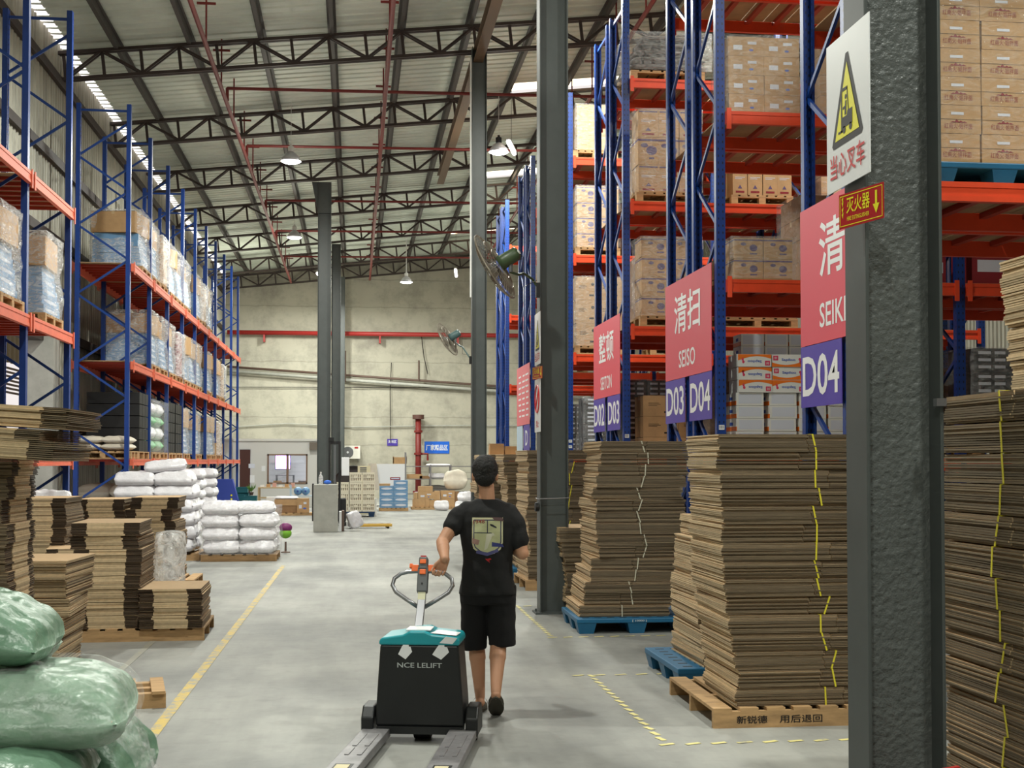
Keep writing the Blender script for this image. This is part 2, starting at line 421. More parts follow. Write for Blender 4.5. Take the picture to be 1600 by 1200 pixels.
roof = MB(); SKY = [(31.1, 31.95), (41.1, 42.0), (51.7, 52.7)]; SKX0, SKX1 = 3.9, 8.6
y = Y0; P = .33
while y < Y1 - .01:
    segs = [(X0 + .2, SKX0), (SKX0, SKX1), (SKX1, X1 + .1)]
    for (xa, xb) in segs:
        if xa == SKX0 and any(a - .01 <= y < b - .05 for a, b in SKY): continue
        ys = [(0, 0), (.22, 0), (.25, .035), (.30, .035), (P, 0)]
        vs = []
        for dy, dz in ys:
            vs += [(xa, y + dy, roof_z(xa) + dz), (xb, y + dy, roof_z(xb) + dz)]
        roof.add(vs, [(2 * i, 2 * i + 2, 2 * i + 3, 2 * i + 1) for i in range(4)])
    y += P
struct(roof.build('ceiling', M['roof']))
M['skylight'] = mat('skylight_sheet', (1, .9, .75, 1), .6, emit=(1, .80, .55, 1), estr=5)
M['eave'] = mat('eave_light_sheet', (1, .96, .96, 1), .6, emit=(1, .93, .93, 1), estr=2.2)
for i, (a, b) in enumerate(SKY):
    m = MB(); m.add([(SKX0, a - .1, roof_z(SKX0) + .06), (SKX1, a - .1, roof_z(SKX1) + .06), (SKX1, b + .1, roof_z(SKX1) + .06), (SKX0, b + .1, roof_z(SKX0) + .06)], [(0, 1, 2, 3)])
    struct(m.build('window_%d' % (i + 1), M['skylight']))
m = MB(); y = Y0
while y < Y1:
    m.add([(X0 - .02, y, roof_z(X0)), (X0 + .22, y, roof_z(X0 + .22)), (X0 + .22, y + .25, roof_z(X0 + .22)), (X0 - .02, y + .25, roof_z(X0))], [(0, 1, 2, 3)])
    y += .33
struct(m.build('window_4', M['eave']))
m = MB(); y = Y0 + .25
while y < Y1:
    m.box(X0 - .02, X0 + .22, y, y + .08, roof_z(X0), roof_z(X0) + .04); y += .33
struct(m.build('trim_5', M['roof']))

# ---------------------------------------------------------------- floor markings
def linemat(name, col, wear):
    m = mat(name, col, .6); nt = m.node_tree; N = nt.nodes; L = nt.links; tc = N.new('ShaderNodeTexCoord')
    n = N.new('ShaderNodeTexNoise'); n.inputs['Scale'].default_value = 7; n.inputs['Detail'].default_value = 8; n.inputs['Roughness'].default_value = .75; L.new(tc.outputs['Object'], n.inputs['Vector'])
    r = N.new('ShaderNodeValToRGB'); r.color_ramp.elements[0].position = wear; r.color_ramp.elements[0].color = srgb(150, 148, 138)
    r.color_ramp.elements[1].position = wear + .12; r.color_ramp.elements[1].color = col
    L.new(n.outputs[0], r.inputs[0]); L.new(r.outputs[0], N['Principled BSDF'].inputs['Base Color']); return m
LM = linemat('line_yellow', srgb(200, 172, 84), .43); DM = linemat('dash_pale', srgb(224, 212, 140), .36)
m = MB()
m.add([(-1.32, 2, .003), (-1.24, 2, .003), (-1.10, 21, .003), (-1.17, 21, .003)], [(0, 1, 2, 3)])
struct(m.build('trim_6', LM))
m = MB().box(-1.9, -1.84, 8.6, 13, .0015, .003); struct(m.build('trim_8', linemat('line_faint', srgb(180, 166, 112), .56)))
m = MB()
def dashes(xa, ya, xb, yb):
    L_ = math.hypot(xb - xa, yb - ya); n = int(L_ / .15)
    for i in range(n):
        t = i / n; x = xa + (xb - xa) * t; y = ya + (yb - ya) * t
        a = math.atan2(yb - ya, xb - xa) + R(random.uniform(12, 22))
        m.add([(-.05, -.018, 0), (.05, -.018, 0), (.05, .018, 0), (-.05, .018, 0)], [(0, 1, 2, 3)], 0, Matrix.Translation((x, y, .003)) @ Matrix.Rotation(a, 4, 'Z'))
dashes(1.85, 9.95, 1.85, 7.5); dashes(1.85, 7.5, 3.6, 7.5); dashes(1.75, 9.98, 2.6, 9.98)
dashes(1.88, 14.8, 1.88, 12.15); dashes(1.88, 12.15, 3.7, 12.15); dashes(1.8, 14.8, 2.4, 14.8)
struct(m.build('trim_7', DM))

# ---------------------------------------------------------------- trusses, purlins
NOD = .75
TR = [15.4, 20.8, 26.2, 31.6, 37.0, 42.4, 47.8, 53.2, 57.45]
vert_me = MB().box(-.03, .03, -.025, .025, 0, .5).mesh('vertical_strut', [M['steel_dark']])
dia_me = {}
for s in (0, 1):
    mb = MB()
    a = (0, 0, 0 if s == 0 else .5); b = (NOD, 0, .5 if s == 0 else 0)
    for dy in (-.05, .05): mb.beam((a[0], dy, a[2]), (b[0], dy, b[2]), .04, .045)
    dia_me[s] = mb.mesh('diagonal_strut', [M['steel_dark']])
t_ang = math.atan(.107)
where_t = ['nearest', 'second nearest', 'third nearest', 'fourth nearest', 'fifth nearest', 'sixth nearest', 'seventh nearest', 'eighth nearest', 'farthest']
def chord(parent, name, z0, xs=-5.85, xe=15.9):
    mb = MB(); Lx = (xe - xs) / math.cos(t_ang)
    for dy in (-.055, .055): mb.box(0, Lx, dy - .035, dy + .035, z0 - .03, z0 + .03)
    return mb.build(name, M['steel_dark'], parent)
for i, ty in enumerate(TR):
    t = bpy.data.objects.new('roof_truss', None); C.objects.link(t); t.location = (-5.85, ty, chord_z(-5.85) - .53); t.rotation_euler = (0, -t_ang, 0)
    tag(t, 'dark steel roof truss spanning the hall, ' + where_t[i] + (' of nine to the camera' if i < 8 else ' of nine, against the back wall'), 'truss', 'roof trusses')
    chord(t, 'top_chord', .53); chord(t, 'bottom_chord', .0)
    n = 0; x = .12
    while x < 14.2:
        inst('vertical_strut', vert_me, t, (x, 0, .02))
        if n % 2 == 0: inst('diagonal_strut', dia_me[0], t, (x, 0, .02))
        else: inst('diagonal_strut', dia_me[1], t, (x, 0, .02))
        x += NOD; n += 1
k = 0; x = -4.75
while x < 15:
    mb = MB().box(-.04, .04, Y0 + .1, Y1 - .05, -.10, .06).box(-.09, .09, Y0 + .1, Y1 - .05, .05, .065)
    tag(mb.build('roof_purlin', M['purlin'], None, (x, 0, roof_z(x) - .10)), 'long grey steel purlin running along under the roof, %s from the left wall' % nth(k), 'purlin', 'roof purlins')
    x += 1.42; k += 1

# ---------------------------------------------------------------- columns
def hcolumn(name, x, y, w, dpt, z, matl, label, tf=.014, tw=.012, top=False):
    o = thing(name, label, 'column', (x, y, 0), 0, 'steel columns')
    MB().box(-w / 2, -w / 2 + tf, -dpt / 2, dpt / 2, 0, z).build('flange', M['column'], o, bevel=.003)
    MB().box(w / 2 - tf, w / 2, -dpt / 2, dpt / 2, 0, z).build('flange', M['column'], o, bevel=.003)
    MB().box(-w / 2 + tf, w / 2 - tf, -tw / 2, tw / 2, 0, z).build('web', matl, o)
    mb = MB().box(-w / 2 - .05, w / 2 + .05, -dpt / 2 - .03, dpt / 2 + .03, 0, .02)
    for sx in (-1, 1): mb.tube([(sx * (w / 2 + .03), 0, .02), (sx * (w / 2 + .03), 0, .05)], .012, 6)
    mb.build('base_plate', M['column'], o)
    if top: MB().prism([(-w / 2, z - .9), (w / 2, z - .9), (w / 2, z), (-w / 2 - .18, z)], -.1, .1, 0, Matrix.Rotation(R(90), 4, 'X')).build('bracket', M['column'], o)
    return o
COLA = (2.10, 4.80); COLB = (2.19, 14.12); COLC = at(748, 26.0)
a = hcolumn('steel_column', *COLA, .31, .21, 10.7, M['column_rough'], 'thick grey steel column nearest the camera, carrying the forklift warning sign')
MB().box(.115, .155, -.13, -.10, 1.90, 1.93).build('welded_tab', M['steel'], a)
b = hcolumn('steel_column', *COLB, .32, .24, 10.7, M['column'], 'grey steel column behind the walking man, standing beside the blue pallet')
MB().tube([(-.17, -.13, 1.27), (.17, -.13, 1.28), (.17, .13, 1.28), (-.17, .13, 1.27)], .006, 6, closed=True).build('wire_tie', M['steel'], b)
MB().lathe([(.0, -.02), (.05, -.02), (.05, .02), (0, .02)], 16, 0, Matrix.Translation((-.19, -.08, 1.18)) @ Matrix.Rotation(R(90), 4, 'Y')).build('bell', M['black'], b)
c = hcolumn('steel_column', *COLC, .30, .26, chord_z(COLC[0]) - .56, M['column'], 'slim grey steel column directly behind the man, carrying the small wall fan')
MB().tube([(-.18, -.14, 5), (-.18, -.14, 9.9)], .018, 8).build('conduit', M['white'], c)
cd = at(506, 37.0); ce = at(524.5, 47.6); cf = at(533, 56.2)
hcolumn('steel_column', *cd, .38, .3, chord_z(cd[0]) - .56, M['column'], 'grey steel column rising behind the concrete block on the left of the aisle', top=True)
hcolumn('steel_column', *ce, .34, .3, chord_z(ce[0]) - .56, M['column'], 'dark grey steel column just behind the stacker mast, second of the middle row')
hcolumn('steel_column', *cf, .3, .2, chord_z(cf[0]) - .56, M['column'], 'dark steel column against the back wall, farthest of the middle row')
# long beam along the column row
m = MB().box(-.1, .1, -2, 37.5, -.01, .01).box(-.1, .1, -2, 37.5, -.26, -.24).box(-.008, .008, -2, 37.5, -.24, -.01)
tag(m.build('eaves_beam', mat('beam_brown', srgb(112, 92, 70), .6), None, (COLC[0] - .02, 0, chord_z(2.4) - .58)), 'brown steel beam running lengthwise over the right column row', 'beam')
# concrete plinth
bx, by = at(509, 30.3)
o = thing('concrete_plinth', 'square grey concrete block standing in the aisle before the left column', 'block', (bx, by + .28, 0))
MB().box(-.285, .285, -.28, .28, 0, 1.13).build('block', M['concrete'], o, bevel=.012)
bt = thing('plastic_bottle', 'clear plastic bottle standing on top of the concrete block', 'bottle', (bx - .12, by + .25, 1.13))
MB().lathe([(.05, 0), (.055, .02), (.055, .17), (.022, .24), (.018, .27)], 16).build('bottle_body', M['film_dense'], bt, smooth=True)
MB().lathe([(.02, .27), (.02, .295), (0, .295)], 12).build('cap', M['white'], bt)
o = MB().ball((0, 0, .05), (.09, .06, .05)).build('cloth', mat('cloth_blue', srgb(60, 110, 210), .8), None, (bx + .04, by + .2, 1.13), smooth=True)
tag(o, 'crumpled blue rag lying on the concrete block', 'cloth')

# ---------------------------------------------------------------- lamps
shell = MB().lathe([(.05, .32), (.05, .24), (.07, .22), (.12, .20), (.20, .10), (.25, .0), (.245, 0), (.195, .095), (.11, .19), (.0, .21)], 28).mesh('shade', [M['lamp_shell']], True)
bulb = MB().lathe([(0, -.05), (.16, -.04), (.23, -.005), (.235, .03), (0, .03)], 28).mesh('bulb', [M['lamp_on']], True)
seen_l = ['large bell lamp hanging left of the middle columns, brightest in the roof', 'bell lamp hanging low by the top of the middle column', 'bell lamp on a white rod in front of the back wall',
          'bell lamp hanging right of the tall slim column']
for i, (x, y, z) in enumerate(LAMPS):
    if i < 4:
        o = thing('high_bay_lamp', seen_l[i], 'lamp', (x, y, z), 0, 'high bay lamps')
        inst('shade', shell, o); inst('bulb', bulb, o)
        MB().lathe([(.075, .24), (.075, .36), (.03, .38), (.03, .42)], 16).build('driver', M['white'] if i != 3 else M['black'], o)
        MB().tube([(0, 0, .40), (0, 0, roof_z(x) - z)], .006 if i != 2 else .02, 6).build('suspension_rod', M['white'], o)
    ld = bpy.data.lights.new('lamp_light', 'AREA'); ld.shape = 'DISK'; ld.size = .42; ld.energy = LAMP_W; ld.color = LAMP_COL
    lo = bpy.data.objects.new('lamp_light', ld); C.objects.link(lo); lo.location = (x, y, z - .06)
    # added point light below each lamp position, there to brighten the roof
    pd = bpy.data.lights.new('roof_fill', 'POINT'); pd.energy = LAMP_W * .16; pd.color = (1, .97, .82); pd.shadow_soft_size = .2
    po = bpy.data.objects.new('roof_fill', pd); C.objects.link(po); po.location = (x, y, z - .22)
# tube lights
def tube_light(px, py, d, ax, L_, label):
    x, y = at(px, d); z = zat(py, d)
    o = thing('tube_light', label, 'lamp', (x, y, z), 0, 'tube lights')
    v = Vector(ax).normalized() * L_ / 2
    MB().tube([-v, v], .05, 10).build('tube', M['lamp_on'], o)
    MB().beam(-v + Vector((0, 0, .07)), v + Vector((0, 0, .07)), .10, .05).build('housing', M['white'], o)
    MB().tube([(0, 0, .08), (0, 0, roof_z(x) - z - .01)], .006, 6).build('suspension_wire', M['black'], o)
tube_light(799, 228, 31, (.25, 1, .0), 1.2, 'white tube light hanging right of the slim column beside the bell lamp')
tube_light(712, 426, 50, (.1, 1, 0), 1.6, 'small tube light hanging before the top of the back wall')
tube_light(499, 431, 50, (.1, 1, 0), 1.6, 'small tube light partly hidden behind the middle columns')

# ---------------------------------------------------------------- pipes and cables
def hanger(mb, x, y, z):
    mb.tube([(x, y, z), (x, y, roof_z(x) - .05)], .018, 6); mb.box(x - .17, x + .17, y - .02, y + .02, z + .75, z + .79)
def longpipe(x, z, ya, yb, label):
    o = thing('sprinkler_pipe', label, 'pipe', (0, 0, 0), 0, 'sprinkler pipes')
    MB().tube([(x, ya, z), (x, yb, z)], .045, 8).build('pipe', M['pipe_red'], o)
    h = MB(); hanger(h, x, 0, z); hm = h.mesh('hanger', [M['pipe_red']]); y = ya + 2.2
    while y < yb: inst('hanger', hm, o, (0, y, 0)); y += 2.7
longpipe(-2.72, 9.28, 8, 55, 'dark red sprinkler pipe running lengthwise under the left half of the roof')
longpipe(.62, 9.45, 8, 55, 'dark red sprinkler pipe running lengthwise above the middle of the aisle')
longpipe(5.3, 9.95, 18, 55, 'dark red sprinkler pipe running lengthwise over the right racks')
for i, y in enumerate((27.6, 32.6, 39.4, 44.6, 50.2)):
    o = MB().tube([(-2.72, y, 9.62), (10, y, 9.78)], .035, 8)
    o.tube([(-2.72, y, 9.62), (-2.72, y, 9.35)], .035, 8); o.tube([(.62, y, 9.66), (.62, y, 9.52)], .035, 8)
    tag(o.build('branch_pipe', M['pipe_red']), 'dark red branch pipe crossing the aisle under the roof, %s from the camera' % nth(i), 'pipe', 'branch pipes')
o = thing('wall_pipe', 'bright red fire main running level across the back wall', 'pipe')
MB().tube([(-5.6, 57.45, 7.36), (15.9, 57.45, 7.36)], .1, 12).build('pipe', M['pipe_bright'], o, smooth=True)
for x in (-4.0, 1.1, 4.6): MB().box(x - .04, x + .04, 57.4, 57.75, 6.95, 7.3).build('bracket', M['pipe_bright'], o)
o = thing('wall_pipe', 'thin brown pipe sloping down across the back wall below the red one', 'pipe')
MB().tube([(-5.6, 57.55, 5.85), (15.9, 57.55, 4.45)], .055, 10).build('pipe', M['pipe_brown'], o, smooth=True)
MB().tube([(-5.6, 57.55, 5.66), (15.9, 57.55, 4.20)], .07, 10).build('lower_pipe', M['concrete'], o, smooth=True)
for px, a_, b_ in ((539, 4.2, 6.6), (655, 4.3, 6.2)):
    x, _ = at(px, 57); MB().tube([(x, 57.5, a_ + 1), (x, 57.5, b_)], .04, 8).build('clip', M['pipe_brown'], o)
x, _ = at(654, 57)
o = thing('standpipe', 'red vertical standpipe with a valve rising up the back wall', 'pipe', (x, 57.35, 0))
MB().tube([(0, 0, 0), (0, 0, 3.62)], .13, 14).build('pipe', M['pipe_red'], o, smooth=True)
for z in (.9, 2.0, 3.0): MB().tube([(0, 0, z - .05), (0, 0, z + .05)], .19, 14).build('flange', M['pipe_red'], o)
MB().tube([(0, 0, 3.55), (0, 0, 3.75)], .26, 16).build('valve_cap', mat('valve', srgb(92, 60, 52), .6), o)
MB().tube([(.1, 0, 2.0), (.42, 0, 2.0), (.42, 0, 1.7)], .05, 8).build('outlet', M['pipe_red'], o)
def cable(name, pts, r, label, m='ink'):
    tag(MB().tube(pts, r, 5).build(name, M[m]), label, 'cable')
xa = at(611, 57)[0]
cable('wall_cable', [(xa, 57.7, 2.5), (xa - .03, 57.7, 4.8), (xa + .02, 57.7, 6.1)], .018, 'thin dark cable hanging on the back wall above the purple sign')
xa = at(659, 57)[0]
cable('wall_cable', [(xa, 57.7, 7.4), (xa + .12, 57.7, 6.4), (xa + .3, 57.7, 5.6)], .02, 'short dark cable hanging just below the red main beside the small fan')
cable('wall_cable', [(-5.8, 57.72, 3.15), (-3, 57.7, 3.35), (0, 57.7, 3.2), (4, 57.7, 3.28), (12, 57.7, 3.3)], .025, 'long thin cable running level on the back wall above the office', 'concrete')
cable('wall_cable', [(-5.8, 57.72, 4.95), (0, 57.7, 4.98), (9, 57.7, 5.0), (15, 57.7, 5.1)], .015, 'taut thin wire stretched level across the back wall')
# ---------------------------------------------------------------- pallet racks
POSTW, POSTD = .10, .08
def post_mesh(h, w=POSTW, d=POSTD):
    # C-shaped post: the web faces -y, lips run back
    mb = MB(); t = .004
    mb.box(-w / 2, w / 2, 0, .01, 0, h)
    mb.box(-w / 2, -w / 2 + .008, .01, d, 0, h); mb.box(w / 2 - .008, w / 2, .01, d, 0, h)
    mb.box(-w / 2 + .008, -w / 2 + .026, d - .01, d, 0, h); mb.box(w / 2 - .026, w / 2 - .008, d - .01, d, 0, h)
    return mb.mesh('upright', [M['post']])
H_RACK = 8.4
POST = post_mesh(H_RACK)
FOOT = MB().box(-.08, .08, -.03, .11, 0, .01).mesh('foot_plate', [M['blue']])
def brace_meshes(depth):
    horiz = MB().beam((0, 0, 0), (0, depth, 0), .03, .04).mesh('brace', [M['blue']])
    up = MB().beam((0, 0, 0), (0, depth, .62), .028, .04).mesh('brace', [M['blue']])
    dn = MB().beam((0, depth, 0), (0, 0, .62), .028, .04).mesh('brace', [M['blue']])
    return horiz, up, dn
DEPTH = 1.0
BH, BU, BD = brace_meshes(DEPTH - .1)
def beam_mesh(L, h, matl):
    mb = MB()
    mb.box(0, L, -.025, .025, 0, h); mb.box(0, L, -.032, -.025, 0, h * .28); mb.box(0, L, -.032, -.025, h * .72, h)
    for s in (0, L): mb.box(s - (.0 if s == 0 else .05), s + (.05 if s == 0 else .0), -.045, -.03, -.06, h + .03)
    return mb.mesh('beam', [matl])
def rack(name, label, group, loc, rz, bays, bayw, levels, bmat, decks=True, bh=.135, firstlevel_h=None, skip=()):
    """local frame: x along the rack, y into its depth; origin at the foot of the first front post"""
    r = thing(name, label, 'rack', loc, rz, group)
    frames = [(k * bayw) for k in range(bays + 1)]
    for x in frames:
        for yy, sgn in ((0, 1), (DEPTH, -1)):
            p = inst('upright', POST, r, (x, yy, 0), (0, 0, 0 if sgn == 1 else math.pi))
            inst('foot_plate', FOOT, p)
        z = .25; n = 0
        inst('brace', BH, r, (x, .05, z)); inst('brace', BH, r, (x, .05, H_RACK - .12))
        while z < H_RACK - .8:
            inst('brace', BU if n % 2 == 0 else BD, r, (x, .05, z + .03)); z += .62 + .03; n += 1
    for k in range(bays):
        for li, z in enumerate(levels):
            if (k, li) in skip: continue
            h = bh if not (firstlevel_h and li == 0) else firstlevel_h
            bm = BM(bayw, h, bmat)
            inst('beam', bm, r, (frames[k] + .0, -.03, z - h)); inst('beam', bm, r, (frames[k] + bayw, DEPTH + .03, z - h), (0, 0, math.pi))
            if decks:
                d = inst('deck', DK(bayw), r, (frames[k], 0, z)); inst('deck_support', DS(bayw), d, (0, 0, 0))
    return r
_c = {}
def BM(L, h, m):
    k = ('b', L, h, m.name)
    if k not in _c: _c[k] = beam_mesh(L - .1, h, m); _c[k].transform(Matrix.Translation((.05, 0, 0)))
    return _c[k]
def DK(L):
    if ('d', L) not in _c:
        mb = MB(); n = 9; w = (L - .12) / n
        for i in range(n): mb.box(.06 + i * w, .06 + (i + 1) * w - .012, .0, DEPTH, .0, .012)
        _c[('d', L)] = mb.mesh('deck', [M['deckboard']])
    return _c[('d', L)]
def DS(L):
    if ('s', L) not in _c:
        mb = MB(); n = 7; w = (L - .2) / n
        for i in range(n): mb.box(.1 + (i + .5) * w - .03, .1 + (i + .5) * w + .03, .0, DEPTH, -.045, -.001)
        _c[('s', L)] = mb.mesh('deck_support', [mat('deck_bar_red', srgb(170, 52, 30), .5)])
    return _c[('s', L)]
# left rack: runs along the aisle, so turned 90 degrees (local x -> +Y, local y -> -X)
XL = -4.2; LB = 2.52
LY = [17.1 + LB * k for k in range(-3, 2)] ; FY0 = 24.68
LEV = [1.72, 3.56, 5.41]
rackLn = rack('pallet_rack', 'blue and orange pallet rack at the far left edge, nearest left run', 'pallet racks', (XL, LY[0], 0), R(90), 4, LB, LEV, M['orange_old'], bh=.15, firstlevel_h=.10)
rackLf = rack('pallet_rack', 'long blue and orange pallet rack along the left wall reaching toward the office', 'pallet racks', (XL, FY0, 0), R(90), 9, LB, LEV, M['orange_old'], bh=.15, firstlevel_h=.12)
# right racks: rows run away from the aisle, in back-to-back pairs
XR = 3.87; RB = 2.69
ROWY = [8.42, 13.23, 18.0, 22.85, 27.7, 32.5]
RLEV = [1.72, 3.62, 5.42, 7.2]
rn = ['nearest', 'second nearest', 'third nearest', 'fourth nearest', 'fifth nearest', 'farthest']
for i, y in enumerate(ROWY):
    nb = 2 if i < 5 else 1
    rack('pallet_rack', 'blue and orange pallet rack on the right, %s pair, front half facing the camera' % rn[i], 'pallet racks', (XR, y, 0), 0, nb, RB, RLEV if i else RLEV[1:], M['orange'], bh=.135)
    rack('pallet_rack', 'blue and orange pallet rack on the right, %s pair, rear half of the pair' % rn[i], 'pallet racks', (XR, y + 1.2, 0), 0, nb, RB, RLEV if i else RLEV[1:], M['orange'], bh=.135)

# ---------------------------------------------------------------- pallets
def pallet_parts(w, d, h=.14, nslat=7, closed=True):
    """wooden pallet w (x) by d (y): stringers run along x, slats along y"""
    dk = MB(); sw = w / (nslat + (nslat - 1) * .45)
    for i in range(nslat):
        x = -w / 2 + i * sw * 1.45; dk.box(x, x + sw, -d / 2, d / 2, h - .02, h)
    st = []
    for yy in (-d / 2 + .02, 0, d / 2 - .02): st.append(MB().box(-w / 2, w / 2, yy - .02, yy + .02, 0, h - .02))
    return dk, st
_p = {}
def wood_pallet(loc, rz, w, d, label, h=.14, nslat=7, group=None, detail=True):
    k = (w, d, h, nslat)
    if k not in _p:
        dk, st = pallet_parts(w, d, h, nslat)
        # block pallet for the racks: short blocks instead of full stringers
        _p[k] = (dk.mesh('deck', [M['wood']]), [s.mesh('stringer', [M['wood']]) for s in st])
    dk, st = _p[k]
    o = thing('wooden_pallet', label, 'pallet', loc, rz, group)
    inst('deck', dk, o)
    for s in st: inst('stringer', s, o)
    return o
_bp = {}
def block_pallet(loc, rz, w, d, label, group=None):
    k = (w, d)
    if k not in _bp:
        dk = MB(); n = 7; sw = w / (n + (n - 1) * .3)
        for i in range(n): dk.box(-w / 2 + i * sw * 1.3, -w / 2 + i * sw * 1.3 + sw, -d / 2, d / 2, .12, .14)
        for yy in (-d / 2, -.05, d / 2 - .1): dk.box(-w / 2, w / 2, yy, yy + .1, .10, .12)
        rn_ = MB()
        for xx in (-w / 2, -.05, w / 2 - .1): rn_.box(xx, xx + .1, -.05, .05, .016, .102)
        rn_.box(-w / 2, w / 2, -.05, .05, 0, .018)
        _bp[k] = (dk.mesh('deck', [M['wood']]), rn_.mesh('runner', [M['wood']]))
    o = thing('wooden_pallet', label, 'pallet', loc, rz, group)
    inst('deck', _bp[k][0], o)
    for yy in (-d / 2 + .05, 0, d / 2 - .05): inst('runner', _bp[k][1], o, (0, yy, 0))
    return o
def plastic_pallet(loc, rz, w, d, label, mt='pal_blue', h=.15, group=None):
    o = thing('plastic_pallet', label, 'pallet', loc, rz, group)
    mb = MB().box(-w / 2, w / 2, -d / 2, d / 2, h - .045, h)
    mb.build('deck', M[mt], o, bevel=.008)
    gr = MB()
    for i in range(9):
        for j in range(7):
            x = -w / 2 + .1 + i * (w - .2) / 8; y = -d / 2 + .1 + j * (d - .2) / 6
            gr.box(x - .035, x + .035, y - .014, y + .014, h, h + .0015)
    gr.build('slots', M['black'], o)
    for xx in (-1, 0, 1):
        for yy in (-1, 0, 1):
            cx, cy = xx * (w / 2 - .1), yy * (d / 2 - .1); f = MB(); a, b = .095, .07
            f.add([(cx - b, cy - b, 0), (cx + b, cy - b, 0), (cx + b, cy + b, 0), (cx - b, cy + b, 0),
                   (cx - a, cy - a, h - .045), (cx + a, cy - a, h - .045), (cx + a, cy + a, h - .045), (cx - a, cy + a, h - .045)], MB.BF)
            f.build('foot', M[mt], o)
    return o

